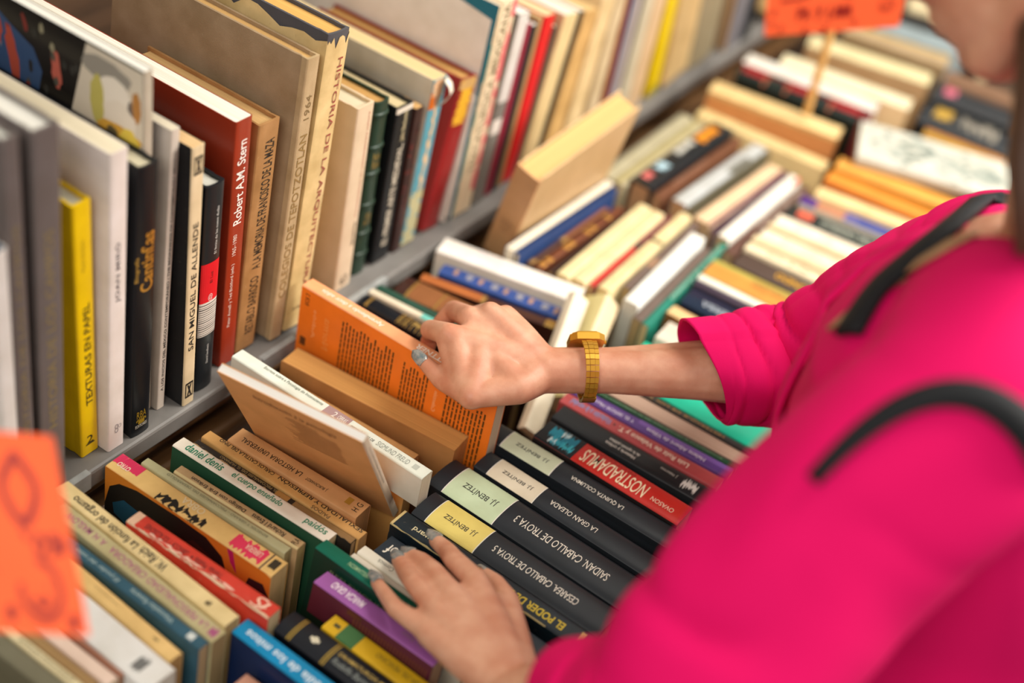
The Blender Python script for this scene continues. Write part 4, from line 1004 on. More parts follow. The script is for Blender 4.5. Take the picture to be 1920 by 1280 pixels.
# upper right rows
W4('wide cream book with faint green lettering before the tan page block', (1306, 214), (1545, 318), (1322, 202), z=.004, cover='#dcc58e', pages='#d3b67c', texts=[('botánica popular', .25, .8, .4, 0, -1, '#8fa07a')], D=.154)
b = W4('thick cream hardback with orange-tan cover, at the foot of the sign stick', (1330, 167), (1571, 258), (1350, 150), z=.032, cover='#d3935a', spine='#e6c88e', pages='#d6c29a', hard=True, rnd=.15)
b = W4('black and green leather volume with three red bands', (1379, 138), (1606, 226), (1392, 118), z=.038, cover='#1c2622', pages='#c9bd98', hard=True, rnd=.25, rough=.25,
  bands=[(.03, .24, -.1, .5, '#a01218', 'red_band'), (.38, .60, -.1, .5, '#a01218', 'red_band'), (.74, .999, -.1, .5, '#a01218', 'red_band'), (.22, .245, -.5, .5, '#b06a4a', 'gold_band', .0004, True), (.40, .42, -.5, .5, '#b06a4a', 'gold_band', .0004, True), (.76, .78, -.5, .5, '#b06a4a', 'gold_band', .0004, True)])
W4('white book behind the red-banded volume', (1393, 117), (1638, 211), (1408, 100), z=.040, cover='#8a2a30', spine='#dedbd2', pages='#dedbd2')
W4('cream hardback with an orange cover behind the sign stick', (1462, 118), (1704, 206), (1474, 100), z=.040, cover='#d9b98a', spine='#e6dcba', pages='#d9c798')
W4('cream and brown book, second row behind the sign stick', (1514, 84), (1742, 160), (1530, 66), z=.040, cover='#a88860', spine='#ded0a2', pages='#d9c798')
W4('taupe book with a mustard edge below the far orange sign', (1582, 60), (1776, 126), (1600, 44), z=.040, cover='#8c7450', spine='#b49c78', pages='#c9a858', bands=[(.0, .999, .3, .5, '#b8963c', 'mustard_edge')])
W4('grey-blue book just under the right half of the far orange sign', (1640, 52), (1812, 108), (1662, 34), z=.040, cover='#8e9ca0', pages='#c9bfa4')
W4('black book at the back right under the corner of the sign', (1678, 36), (1856, 90), (1692, 18), z=.040, cover='#1f1a18', pages='#c9bfa4')
W4('cream book at the top right behind the person\'s chin', (1704, 12), (1884, 64), (1720, -8), z=.040, cover='#d6c7a0', pages='#d0be92')
W4('black hardback with a pink mark near the person\'s chin', (1746, 176), (1905, 236), (1764, 150), z=.03, cover='#26282b', pages='#b9a080', hard=True, rnd=.3, D=.18, bands=[(.12, .26, -.2, .3, '#cf6a80', 'pink_mark', .0003, False, .1, 2)])
W4('tan slim spine above the black hardback with a pink mark', (1770, 150), (1930, 208), (1784, 132), z=.03, cover='#7c5c44', pages='#b9a080', D=.18)
b = W4('black hardback with a mustard mark, beside the pink-marked one', (1722, 218), (1900, 288), (1744, 184), z=.03, cover='#22262a', pages='#b9a080', hard=True, rnd=.3, D=.18, bands=[(.12, .30, -.2, .3, '#b8943a', 'mustard_mark', .0003, False, .1, 2), (.4, .8, -.25, .15, '#8a8478', 'pale_print', .0003, False, .2, 5)])
W4('orange and yellow striped book beside the botanical cover', (1730, 252), (1898, 318), (1742, 234), z=.02, cover='#b5793c', pages='#b99a5c', D=.17, bands=[(.0, .999, -.5, -.1, '#a88c34', 'yellow_stripe')])
# ------------------------------------------------------------------ the shopper
def skin_material():
    mt, nt, b = new_mat('skin')
    tc = nt.nodes.new('ShaderNodeTexCoord')
    n1 = nt.nodes.new('ShaderNodeTexNoise'); n1.inputs['Scale'].default_value = 38; n1.inputs['Detail'].default_value = 6
    nt.links.new(tc.outputs['Object'], n1.inputs['Vector'])
    rp = nt.nodes.new('ShaderNodeValToRGB')
    rp.color_ramp.elements[0].position = .34; rp.color_ramp.elements[1].position = .66
    rp.color_ramp.elements[0].color = (*lin('#c8886a'), 1); rp.color_ramp.elements[1].color = (*lin('#dda88a'), 1)
    nt.links.new(n1.outputs['Fac'], rp.inputs['Fac']); nt.links.new(rp.outputs['Color'], b.inputs['Base Color'])
    b.inputs['Roughness'].default_value = .48
    b.inputs['Subsurface Weight'].default_value = .12
    b.inputs['Subsurface Radius'].default_value = (.012, .005, .003)
    b.inputs['Subsurface Scale'].default_value = .5
    n2 = nt.nodes.new('ShaderNodeTexNoise'); n2.inputs['Scale'].default_value = 420; n2.inputs['Detail'].default_value = 3
    nt.links.new(tc.outputs['Object'], n2.inputs['Vector'])
    bp = nt.nodes.new('ShaderNodeBump'); bp.inputs['Strength'].default_value = .18; bp.inputs['Distance'].default_value = .0006
    nt.links.new(n2.outputs['Fac'], bp.inputs['Height']); nt.links.new(bp.outputs['Normal'], b.inputs['Normal'])
    return mt
def cloth_mat(name, hexs, rough=.8, scale=700, sheen=.25):
    mt, nt, b = new_mat(name)
    c = lin(hexs)
    b.inputs['Base Color'].default_value = (*c, 1); b.inputs['Roughness'].default_value = rough
    b.inputs['Sheen Weight'].default_value = sheen; b.inputs['Specular IOR Level'].default_value = .25
    b.inputs['Sheen Tint'].default_value = (*[min(1, v * 1.4 + .02) for v in c], 1)
    tc = nt.nodes.new('ShaderNodeTexCoord')
    n2 = nt.nodes.new('ShaderNodeTexNoise'); n2.inputs['Scale'].default_value = scale
    nt.links.new(tc.outputs['Object'], n2.inputs['Vector'])
    bp = nt.nodes.new('ShaderNodeBump'); bp.inputs['Strength'].default_value = .2; bp.inputs['Distance'].default_value = .0005
    nt.links.new(n2.outputs['Fac'], bp.inputs['Height']); nt.links.new(bp.outputs['Normal'], b.inputs['Normal'])
    return mt
SKIN = skin_material()
PINK = cloth_mat('magenta_suiting', '#e20062', .85, 700, 0.0)
BLACKWEB = cloth_mat('black_webbing', '#16181b', .7)
DENIM = cloth_mat('dark_trouser_cloth', '#23252c', .85)
HAIRM = stall_mat('brown_hair', '#4a2e1c', .5, 40, .5, .3, (30, 30, 2))

def P(x, y, z): return Vector((x, y, z + H))
def ball(bm, c, r, sub=2, sc=None, rot=None):
    mtx = Matrix.Translation(Vector(c))
    if rot is not None: mtx = mtx @ rot
    if sc is not None: mtx = mtx @ Matrix.Diagonal((*sc, 1))
    bmesh.ops.create_icosphere(bm, subdivisions=sub, radius=r, matrix=mtx)
def limb(bm, pts, rad, n=14):
    for i, p in enumerate(pts): ball(bm, p, rad[i], 2)
    for i in range(len(pts) - 1):
        if (Vector(pts[i + 1]) - Vector(pts[i])).length > 1e-5:
            bm_tube(bm, [pts[i], pts[i + 1]], [rad[i], rad[i + 1]], n)

# joints ---------------------------------------------------------------------
SL, SR = P(-.055, -.625, .385), P(.272, -.560, .288)
EL, ER = P(-.252, -.568, .182), P(.262, -.452, .112)
# right hand, gripping the orange book
RW = at_t(1018, 694, 1.325)
pipI = at_z(806, 617, .0845); pipM = at_z(850, 581, .083)
tI = (pipI - CAM).dot(Vector((AX[2], AY[2], AZ[2]))); tM = (pipM - CAM).dot(Vector((AX[2], AY[2], AZ[2])))
mcI = at_t(842, 627, tI - .033); mcM = at_t(882, 596, tM - .045)
mcR = at_t(920, 586, 1.335); mcP = at_t(948, 592, 1.345)
cmc = at_t(975, 728, 1.298); mcT = at_t(884, 742, 1.290)
ipT = at_plane(829, 713, (.0315, 0, 0), Vector((1, 0, 0))); tipT = at_plane(791, 674, (.0360, 0, 0), Vector((1, 0, 0)))
rh = {
    'index': [mcI, pipI, pipI + Vector((.016, .006, -.020)), pipI + Vector((.016, .008, -.040))],
    'middle': [mcM, pipM, pipM + Vector((-.004, .010, -.024)), pipM + Vector((-.014, .014, -.040))],
    'ring': [mcR, at_t(893, 590, 1.375), at_t(880, 600, 1.40), at_t(872, 612, 1.41)],
    'little': [mcP, at_t(935, 602, 1.38), at_t(922, 612, 1.395), at_t(912, 620, 1.40)],
}
# left hand, resting on the spines
LW = at_z(968, 1300, .058)
lh = {
    'index': [at_z(890, 1088, .046), at_z(851, 1049, .034), at_z(839, 1033, .024), at_z(817, 1013, .015)],
    'middle': [at_z(846, 1114, .048), at_z(812, 1072, .036), at_z(789, 1052, .024), at_z(768, 1041, .014)],
    'ring': [at_z(822, 1147, .047), at_z(777, 1093, .036), at_z(761, 1072, .024), at_z(747, 1050, .014)],
    'little': [at_z(803, 1184, .042), at_z(741, 1140, .032), at_z(726, 1119, .024), at_z(706, 1091, .016)],
}
lT = [at_z(962, 1205, .045), at_z(948, 1128, .030), at_z(928, 1096, .022), at_z(905, 1075, .016)]

bm = bmesh.new()
def hand(bm, wrist, f, thumb, rw, fat=1.0):
    r0 = {'index': (.0100, .0086, .0078, .0064), 'middle': (.0102, .0088, .0079, .0065), 'ring': (.0096, .0083, .0074, .0061), 'little': (.0088, .0073, .0065, .0054)}
    mids = []
    for k, j in f.items():
        limb(bm, j, [v * fat for v in r0[k]])
        a = wrist.lerp(j[0], .14)
        limb(bm, [a, a.lerp(j[0], .55), j[0]], [rw * .80, rw * .66, .0112])
        mids.append(j[0])
    for a, c in zip(mids, mids[1:]):          # palm between the rays
        limb(bm, [a.lerp(c, .5).lerp(wrist, .12), wrist.lerp(a.lerp(c, .5), .3)], [.0100, rw * .72])
    limb(bm, [wrist.lerp(thumb[0], .4)] + thumb, [rw * .78, .0150, .0118, .0096, .0068])
    limb(bm, [thumb[0], wrist.lerp(mids[0], .62)], [.0145, .0115])
    limb(bm, [thumb[1], wrist.lerp(mids[0], .72)], [.0098, .0100])
hand(bm, RW, rh, [cmc, mcT, ipT, tipT], .0240, 1.13)
limb(bm, [mcT.lerp(ipT, .15), mcI.lerp(RW, .08)], [.0115, .0125]); limb(bm, [mcT.lerp(ipT, .45), mcI.lerp(pipI, .2)], [.0085, .0105]); limb(bm, [mcT, mcI.lerp(RW, .35)], [.0135, .0150])
hand(bm, LW, lh, lT, .0245, 1.06)
# forearms: two bones side by side make an oval
def forearm(bm, e, wv, side, rw, re):
    d = (wv - e).normalized(); s = d.cross(side).normalized()
    for sg in (-1, 1):
        o = s * sg
        limb(bm, [wv + o * .0050, wv.lerp(e, .25) + o * .0055, wv.lerp(e, .55) + o * .0075, wv.lerp(e, .8) + o * .008, e], [rw * .86, rw * .86, rw * 1.08, re * .88, re * .86])
forearm(bm, ER, RW, Vector((0.3, 0.2, 1)), .0235, .036)
forearm(bm, EL, LW, Vector((0, 0, 1)), .0240, .036)
limb(bm, [SR, SR.lerp(ER, .5), ER], [.042, .038, .033]); limb(bm, [SL, SL.lerp(EL, .5), EL], [.042, .038, .033])
# trunk
def ov(bm, c, rx, ry, rz, rot=None): ball(bm, c, 1.0, 3, (rx, ry, rz), rot)
lean = Matrix.Rotation(-.22, 4, 'X')
ov(bm, P(.112, -.60, .325), .140, .082, .090, lean); ov(bm, P(.112, -.64, .20), .135, .092, .16, lean)
ov(bm, P(.112, -.70, .02), .150, .105, .14, lean); ov(bm, P(.112, -.72, -.10), .165, .110, .12)
ov(bm, P(.06, -.545, .24), .055, .05, .06); ov(bm, P(.165, -.540, .235), .055, .05, .06)
limb(bm, [SL, P(.05, -.60, .385), P(.17, -.59, .355), SR], [.040, .044, .044, .040])
HC = P(.112, -.502, .632)
ff = Vector((.08, .74, -.66)).normalized(); uu = (Vector((0, 0, 1)) - ff * ff.z).normalized(); rr = ff.cross(uu).normalized()
def hp(a, b, c): return HC + rr * a + ff * b + uu * c
limb(bm, [P(.112, -.630, .40), P(.112, -.605, .47), hp(0, -.040, -.065)], [.052, .047, .046])
R3 = Matrix((rr, ff, uu)).transposed().to_4x4()
ov(bm, hp(0, -.015, .025), .073, .093, .090, R3); ov(bm, hp(0, .022, -.03), .060, .066, .078, R3)
ov(bm, hp(0, .045, -.078), .034, .034, .030, R3)
limb(bm, [hp(-.052, -.01, -.045), hp(-.03, .045, -.083), hp(.03, .045, -.083), hp(.052, -.01, -.045)], [.018, .016, .016, .018])
limb(bm, [hp(0, .080, .012), hp(0, .099, -.022)], [.008, .0115]); ball(bm, hp(-.010, .090, -.026), .008); ball(bm, hp(.010, .090, -.026), .008)
limb(bm, [hp(-.020, .080, -.050), hp(0, .087, -.048), hp(.020, .080, -.050)], [.0045, .0065, .0045])
limb(bm, [hp(-.016, .079, -.058), hp(0, .085, -.058), hp(.016, .079, -.058)], [.0045, .0070, .0045])
limb(bm, [hp(-.045, .070, .028), hp(0, .083, .026), hp(.045, .070, .028)], [.009, .010, .009])
for s in (-1, 1):
    ov(bm, hp(s * .071, -.016, -.012), .008, .016, .025, R3); ball(bm, hp(s * .045, .062, -.018), .018)
# legs and feet under the trousers
for s in (-1, 1):
    hx = .112 + s * .085
    limb(bm, [P(hx, -.72, -.10), P(hx + s * .01, -.69, -.40), P(hx + s * .01, -.72, -.76)], [.085, .058, .040])
    limb(bm, [P(hx + s * .01, -.72, -.80), P(hx + s * .015, -.61, -.82)], [.035, .028])
body = link_bm('person', bm, SKIN, None)
md = body.modifiers.new('one_skin', 'REMESH'); md.mode = 'VOXEL'; md.voxel_size = .0024; md.use_smooth_shade = True
md = body.modifiers.new('soften', 'SMOOTH'); md.factor = .5; md.iterations = 5
dg = bpy.context.evaluated_depsgraph_get(); dg.update()
me = bpy.data.meshes.new_from_object(body.evaluated_get(dg))
old_me = body.data; body.modifiers.clear(); body.data = me; bpy.data.meshes.remove(old_me)
me.shade_smooth()
tag(body, 'person in a magenta blazer leaning over the trough, gripping the orange paperback with one hand', 'person')

# nails ----------------------------------------------------------------------
def nail_material():
    mt, nt, b = new_mat('silver_blue_nail')
    tc = nt.nodes.new('ShaderNodeTexCoord'); n1 = nt.nodes.new('ShaderNodeTexNoise'); n1.inputs['Scale'].default_value = 260; n1.inputs['Detail'].default_value = 4
    nt.links.new(tc.outputs['Object'], n1.inputs['Vector'])
    rp = nt.nodes.new('ShaderNodeValToRGB'); rp.color_ramp.elements[0].position = .35; rp.color_ramp.elements[1].position = .65
    rp.color_ramp.elements[0].color = (*lin('#7a8c90'), 1); rp.color_ramp.elements[1].color = (*lin('#b4b2ac'), 1)
    nt.links.new(n1.outputs['Fac'], rp.inputs['Fac']); nt.links.new(rp.outputs['Color'], b.inputs['Base Color'])
    b.inputs['Roughness'].default_value = .22; b.inputs['Metallic'].default_value = .35
    return mt
NAIL = nail_material()
def nail(a, c, out, w, ln=.017, r=.006):
    """a: last joint, c: finger tip, out: which way the back of the finger faces"""
    d = (c - a).normalized(); o = (out - d * out.dot(d)).normalized(); s = d.cross(o)
    V = []; F2 = []; nu, nv = 9, 7
    for layer in (0, 1):
        for i in range(nu):
            u = i / (nu - 1)
            hw = w / 2 * (1 - .30 * u * u) * (1 if u < .72 else math.sqrt(max(.02, 1 - ((u - .72) / .28) ** 2 * .93)))
            if u < .12: hw *= .75 + 2.0 * u
            for j in range(nv):
                t = -1 + 2 * j / (nv - 1)
                pos = c - d * (.0055) + d * ln * u + o * (r * (1.0 - .25 * u) - .0022 * t * t + .0006 * math.sin(u * 3.1) - layer * .0008) + s * hw * t
                V.append(pos)
    N = nu * nv
    for l_ in (0, 1):
        for i in range(nu - 1):
            for j in range(nv - 1):
                k = l_ * N + i * nv + j; F2.append((k, k + 1, k + nv + 1, k + nv))
    rim = [i * nv for i in range(nu)] + [(nu - 1) * nv + j for j in range(1, nv)] + [i * nv + nv - 1 for i in range(nu - 2, -1, -1)] + [j for j in range(nv - 2, 0, -1)]
    for a_, b_ in zip(rim, rim[1:] + rim[:1]): F2.append((a_, b_, b_ + N, a_ + N))
    bm = bmesh.new(); bv = [bm.verts.new(v) for v in V]
    for f in F2: bm.faces.new([bv[i] for i in f])
    o_ = link_bm('fingernail', bm, NAIL, body, smooth=1.0)
    o_['label'] = 'silver-blue polished nail'
toC = lambda p: (CAM - p).normalized()
for k, w_, l_ in (('index', .0112, .019), ('middle', .0112, .017), ('ring', .0108, .018), ('little', .0096, .018)):
    j = lh[k]; nail(j[2], j[3], Vector((0, 0, 1)) + toC(j[3]) * .35, w_ * 1.12, l_ * 1.05, .0072)
nail(lT[2], lT[3], Vector((1, .3, .6)), .012, .015, .0066)
nail(ipT, tipT, Vector((-.75, -.1, .75)), .0125, .0165, .0080)
for k in ('index', 'middle', 'ring', 'little'):
    j = rh[k]; nail(j[2], j[3], (j[3] - RW).normalized() * .6 + Vector((.4, .3, 0)), .010, .014, .0060)

# eyes
for s in (-1, 1):
    bm = bmesh.new(); ball(bm, hp(s * .031, .072, .004), .0115, 3)
    link_bm('eye', bm, ink_mat('#d9d2c8'), body, smooth=3.2)
    bm = bmesh.new(); ball(bm, hp(s * .031, .0795, .002), .0052, 2)
    link_bm('iris', bm, ink_mat('#2a1a10'), body, smooth=3.2)
# hair: cap plus locks falling beside the neck
bm = bmesh.new()
ov(bm, hp(0, -.030, .035), .086, .098, .094, R3)
rg = random.Random(4)
for k in range(44):
    s = -1 if k % 2 else 1
    st = hp(s * rg.uniform(.050, .080), rg.uniform(-.10, -.045), rg.uniform(-.03, .07))
    en = Vector((.112 + s * rg.uniform(.03, .11), rg.uniform(-.725, -.685), H + rg.uniform(.27, .40)))
    bm_tube(bm, [st, st.lerp(en, .25) - ff * .022 + rr * s * .008, st.lerp(en, .6) - Vector((0, .018, 0)), st.lerp(en, .85) - Vector((0, .012, 0)), en], [.012, .015, .014, .011, .003], 8)
for k in range(22):
    st = hp(rg.uniform(-.06, .06), -.10, rg.uniform(-.02, .06)); en = Vector((.112 + rg.uniform(-.10, .10), -.715 + rg.uniform(-.02, .02), H + rg.uniform(.26, .38)))
    bm_tube(bm, [st, st.lerp(en, .3) - ff * .03, st.lerp(en, .7) - Vector((0, .02, 0)), en], [.013, .014, .012, .004], 8)
for k in range(16):
    st = at_t(1945 + rg.uniform(-30, 50), -90, .90 + rg.uniform(-.02, .04)); en = at_t(1950 + rg.uniform(-38, 60), 430 + rg.uniform(-40, 60), .905 + rg.uniform(-.02, .03))
    bm_tube(bm, [st, st.lerp(en, .35) - ff * .006, st.lerp(en, .7), en], [.012, .013, .012, .004], 8)
hair = link_bm('hair', bm, HAIRM, body, smooth=3.2)

# blazer ----------------------------------------------------------------------
def sweep(center, radii, n=40, wr=None, seed=0, upv=Vector((0, 0, 1))):
    """tube with an oval section and cloth folds; returns verts, faces, rings"""
    V = []; F2 = []
    m_ = len(center)
    for i, c in enumerate(center):
        d = (center[min(i + 1, m_ - 1)] - center[max(0, i - 1)]).normalized()
        a = d.cross(upv).normalized(); u = a.cross(d).normalized()
        ra, ru = radii[i]
        for k in range(n):
            t = 2 * math.pi * k / n
            f = 1.0
            if wr: f += wr(i / (m_ - 1), t)
            V.append(c + a * math.cos(t) * ra * f + u * math.sin(t) * ru * f)
    for i in range(m_ - 1):
        for k in range(n):
            F2.append((i * n + k, i * n + (k + 1) % n, (i + 1) * n + (k + 1) % n, (i + 1) * n + k))
    return V, F2
def spline(pts, n):
    """Catmull-Rom through pts"""
    out = []
    Q = [pts[0] + (pts[0] - pts[1])] + list(pts) + [pts[-1] + (pts[-1] - pts[-2])]
    segs = len(pts) - 1
    for i in range(n):
        x = segs * i / (n - 1); k = min(int(x), segs - 1); t = x - k
        p0, p1, p2, p3 = Q[k], Q[k + 1], Q[k + 2], Q[k + 3]
        out.append(.5 * ((2 * p1) + (p2 - p0) * t + (2 * p0 - 5 * p1 + 4 * p2 - p3) * t * t + (3 * p1 - p0 - 3 * p2 + p3) * t ** 3))
    return out
jv = []; jf = []
def add(V, F2):
    o = len(jv); jv.extend(V); jf.extend([tuple(i + o for i in f) for f in F2])
def folds(seed, amp, cyc, t0):
    def f(s, t):
        on = max(0.0, min(1.0, (s - .06) * 9)) * max(.15, min(1.0, (.62 - s) * 5))
        v = noise.noise(Vector((s * 5 + seed, math.cos(t) * 1.2, math.sin(t) * 1.2))) * amp * .8
        ph = s * cyc + .55 * math.cos(t - t0) + .5 * noise.noise(Vector((s * 9, math.cos(t - t0) * .8, seed)))
        w_ = 1 - abs(math.sin(math.pi * ph))
        v -= amp * on * (w_ ** 2.2) * (.45 + .55 * noise.noise(Vector((s * 14 + seed, math.cos(t) * 1.5, math.sin(t) * 1.5 + 3))) + .25)
        return v
    return f
cuffR = at_t(1292, 697, 1.342)
rp_ = spline([cuffR, cuffR.lerp(ER, .5) + Vector((0, 0, .002)), ER + Vector((.0, .006, .006)), ER.lerp(SR, .55) + Vector((0, -.0, .004)), SR + Vector((-.006, -.0, -.006)), P(.19, -.595, .325)], 130)
rr_ = [(.045 + .022 * min(1, s * 1.5), .0495 + .018 * min(1, s * 1.6) - .02 * max(0, s - .8)) for s in [i / 129 for i in range(130)]]
nR = 72
V, F2 = sweep(rp_, rr_, nR, folds(1.3, .15, 17, 2.5))
def px_of(p):
    d = p - CAM; z_ = d.dot(Vector((AX[2], AY[2], AZ[2])))
    return 960 + FPX * d.dot(Vector((AX[0], AY[0], AZ[0]))) / z_, 640 + FPX * d.dot(Vector((AX[1], AY[1], AZ[1]))) / z_, z_
# the hem is cut aslant: the lower side reaches less far down the arm
for i in range(16):
    c_ = rp_[i]; d_ = (rp_[i + 1] - c_).normalized()
    for k in range(nR):
        dy = px_of(V[i * nR + k])[1] - px_of(c_)[1]
        V[i * nR + k] = V[i * nR + k] + d_ * (.00021 * (dy + 60)) * (1 - i / 16)
# seam: the upper cloth laps a little over the lower cloth
i0 = 30; ring0 = [px_of(V[i0 * nR + k]) for k in range(nR)]; cz = px_of(rp_[i0])
ys = [p[1] for p in ring0]; top_y, bot_y = min(ys), max(ys)
front = [k for k in range(nR) if ring0[k][2] < cz[2]]
kk = min(front, key=lambda k: abs(ring0[k][1] - (top_y + .24 * (bot_y - top_y))))
ktop = ys.index(top_y)
stp = 1 if ((ktop - kk) % nR) < nR / 2 else -1
upk = {(kk + stp * q_) % nR for q_ in range(nR // 2)}
for i in range(len(rp_)):
    for k in upk:
        r_ = (V[i * nR + k] - rp_[i]).normalized(); V[i * nR + k] = V[i * nR + k] + r_ * .0024
add(V, F2)
sleeveR = V
cuffL = LW.lerp(EL, .42)
lp_ = spline([cuffL, cuffL.lerp(EL, .5) + Vector((0, 0, .002)), EL + Vector((.012, .008, .006)), EL.lerp(SL, .5) + Vector((.0, .014, .004)), SL + Vector((.0, -.0, -.006)), P(.04, -.61, .375)], 130)
lr_ = [(.050 + .025 * min(1, s * 1.8), .048 + .028 * min(1, s * 1.5) - .02 * max(0, s - .8)) for s in [i / 129 for i in range(130)]]
V, F2 = sweep(lp_, lr_, 64, folds(4.1, .17, 4.6, 2.0)); add(V, F2)
# trunk of the blazer: oval rings, open in a deep V at the front
rings = [(-.16, -.735, .190, .140), (-.05, -.705, .178, .132), (.06, -.680, .166, .124), (.16, -.652, .168, .122), (.25, -.624, .186, .126), (.32, -.606, .196, .116), (.352, -.604, .188, .100), (.374, -.606, .158, .086), (.388, -.610, .118, .074), (.398, -.614, .090, .066)]
n = 84
def rlerp(s):
    x = s * (len(rings) - 1); k = min(int(x), len(rings) - 2); t = x - k; t = t * t * (3 - 2 * t) * .5 + t * .5
    return [rings[k][q_] * (1 - t) + rings[k + 1][q_] * t for q_ in range(4)]
m_ = 44; TV = []; TF = []
def hang(z_): return max(0, min(1, (.30 - z_) / .22)) * max(0, min(1, (z_ + .06) / .14))
for i in range(m_):
    z_, cy, rx, ry = rlerp(i / (m_ - 1))
    for k in range(n):
        t = 2 * math.pi * k / n
        f = 1 + noise.noise(Vector((z_ * 9, math.cos(t) * 1.6, math.sin(t) * 1.6 + 7))) * .05
        ex = .82
        cx_, sy_ = math.copysign(abs(math.cos(t)) ** ex, math.cos(t)), math.copysign(abs(math.sin(t)) ** ex, math.sin(t))
        sl = .0
        fr_b = 1.0 + (.42 * hang(z_) if sy_ > 0 else 0)
        TV.append(P(.112 + cx_ * rx * f, cy + sy_ * ry * f * fr_b, z_ - .30 * (cx_ * rx) * max(0, min(1, (z_ - .15) / .2)) * (1 if cx_ > 0 else .1)))
def vopen(z_): return max(0.0, min(1.0, (z_ - .02) / .40)) * .062 * max(0.0, min(1.0, (.35 - z_) / .05))
for i in range(m_ - 1):
    z_ = rlerp((i + .5) / (m_ - 1))[0]
    for k in range(n):
        c_ = (TV[i * n + k] + TV[i * n + (k + 1) % n]) / 2
        if math.sin(2 * math.pi * (k + .5) / n) > .3 and abs(c_.x - .112) < vopen(z_): continue
        TF.append((i * n + k, i * n + (k + 1) % n, (i + 1) * n + (k + 1) % n, (i + 1) * n + k))
add(TV, TF)
bm = bmesh.new(); bv = [bm.verts.new(v) for v in jv]
for f in jf: bm.faces.new([bv[i] for i in f])
bmesh.ops.delete(bm, geom=[v for v in bm.verts if not v.link_faces], context='VERTS')
jacket = link_bm('blazer', bm, PINK, body, smooth=3.2)
md = jacket.modifiers.new('cloth_thickness', 'SOLIDIFY'); md.thickness = .0022; md.offset = 1
jacket['label'] = 'magenta blazer with three-quarter sleeves'
bvh = BVHTree.FromPolygons(jv, jf)
def on_cloth(px, py, lift):
    d = ray(px, py).normalized()
    h_ = bvh.ray_cast(CAM, d)
    if h_[0] is None: return None
    nrm = h_[1] if h_[1].dot(d) < 0 else -h_[1]
    return h_[0] + nrm * lift, nrm
# sleeve seam along the top of the far sleeve
def ring_pt(i, k): return sleeveR[i * nR + k]
bm = bmesh.new()
bm_tube(bm, [(ring_pt(i, kk) + ring_pt(i, (kk - stp) % nR)) / 2 for i in range(0, 90)], .0008, 6)
seam = link_bm('sleeve_seam', bm, PINK, jacket, smooth=3.2)
# lapels
def lapel(s):
    V = []; F2 = []; m2 = 16
    for i in range(m2):
        z_ = .03 + (.395 - .03) * i / (m2 - 1)
        k_ = (z_ + .16) / .61
        # ring at this height
        best = min(range(m_), key=lambda q_: abs(rlerp(q_ / (m_ - 1))[0] - z_))
        zz_, cy, rx, ry = rlerp(best / (m_ - 1))
        xo = vopen(z_)
        wd = .052 * math.sin(min(1, i / (m2 - 1) * 1.15) * math.pi * .8 + .25) + .006
        for w_ in (0, .5, 1):
            x_ = xo - .004 + wd * w_
            q_ = max(0.0, min(.98, x_ / rx)); sy_ = (1 - q_ ** (2 / .82)) ** (.82 / 2)
            V.append(P(.112 + s * x_, cy + sy_ * ry * (1.0 + .42 * hang(z_)) + .006 + .004 * math.sin(w_ * math.pi), z_ - .30 * s * x_ * max(0, min(1, (z_ - .15) / .2)) * (1 if s > 0 else .1)))
    for i in range(m2 - 1):
        for j in (0, 1):
            k = i * 3 + j; F2.append((k, k + 1, k + 4, k + 3))
    o = link_mesh('lapel', V, F2, PINK, jacket, smooth=3.2)
    md = o.modifiers.new('cloth_thickness', 'SOLIDIFY'); md.thickness = .003; md.offset = 0
lapel(1); lapel(-1)
# trousers
bm = bmesh.new()
for s in (-1, 1):
    hx = .112 + s * .085
    V, F2 = sweep(spline([P(hx + s * .012, -.72, -.78), P(hx + s * .01, -.70, -.42), P(hx - s * .002, -.72, -.14), P(hx - s * .02, -.72, -.04)], 16), [(.062 + .045 * i / 15, .064 + .06 * i / 15) for i in range(16)], 26, upv=Vector((0, 1, 0)))
    bv = [bm.verts.new(v) for v in V]
    for f in F2: bm.faces.new([bv[i] for i in f])
link_bm('trousers', bm, DENIM, body, smooth=3.2)
for s in (-1, 1):
    bm = bmesh.new(); hx = .112 + s * .099
    ov(bm, P(hx, -.655, -.815), .044, .125, .034)
    link_bm('shoe', bm, ink_mat('#1c1a1a'), body, smooth=3.2)

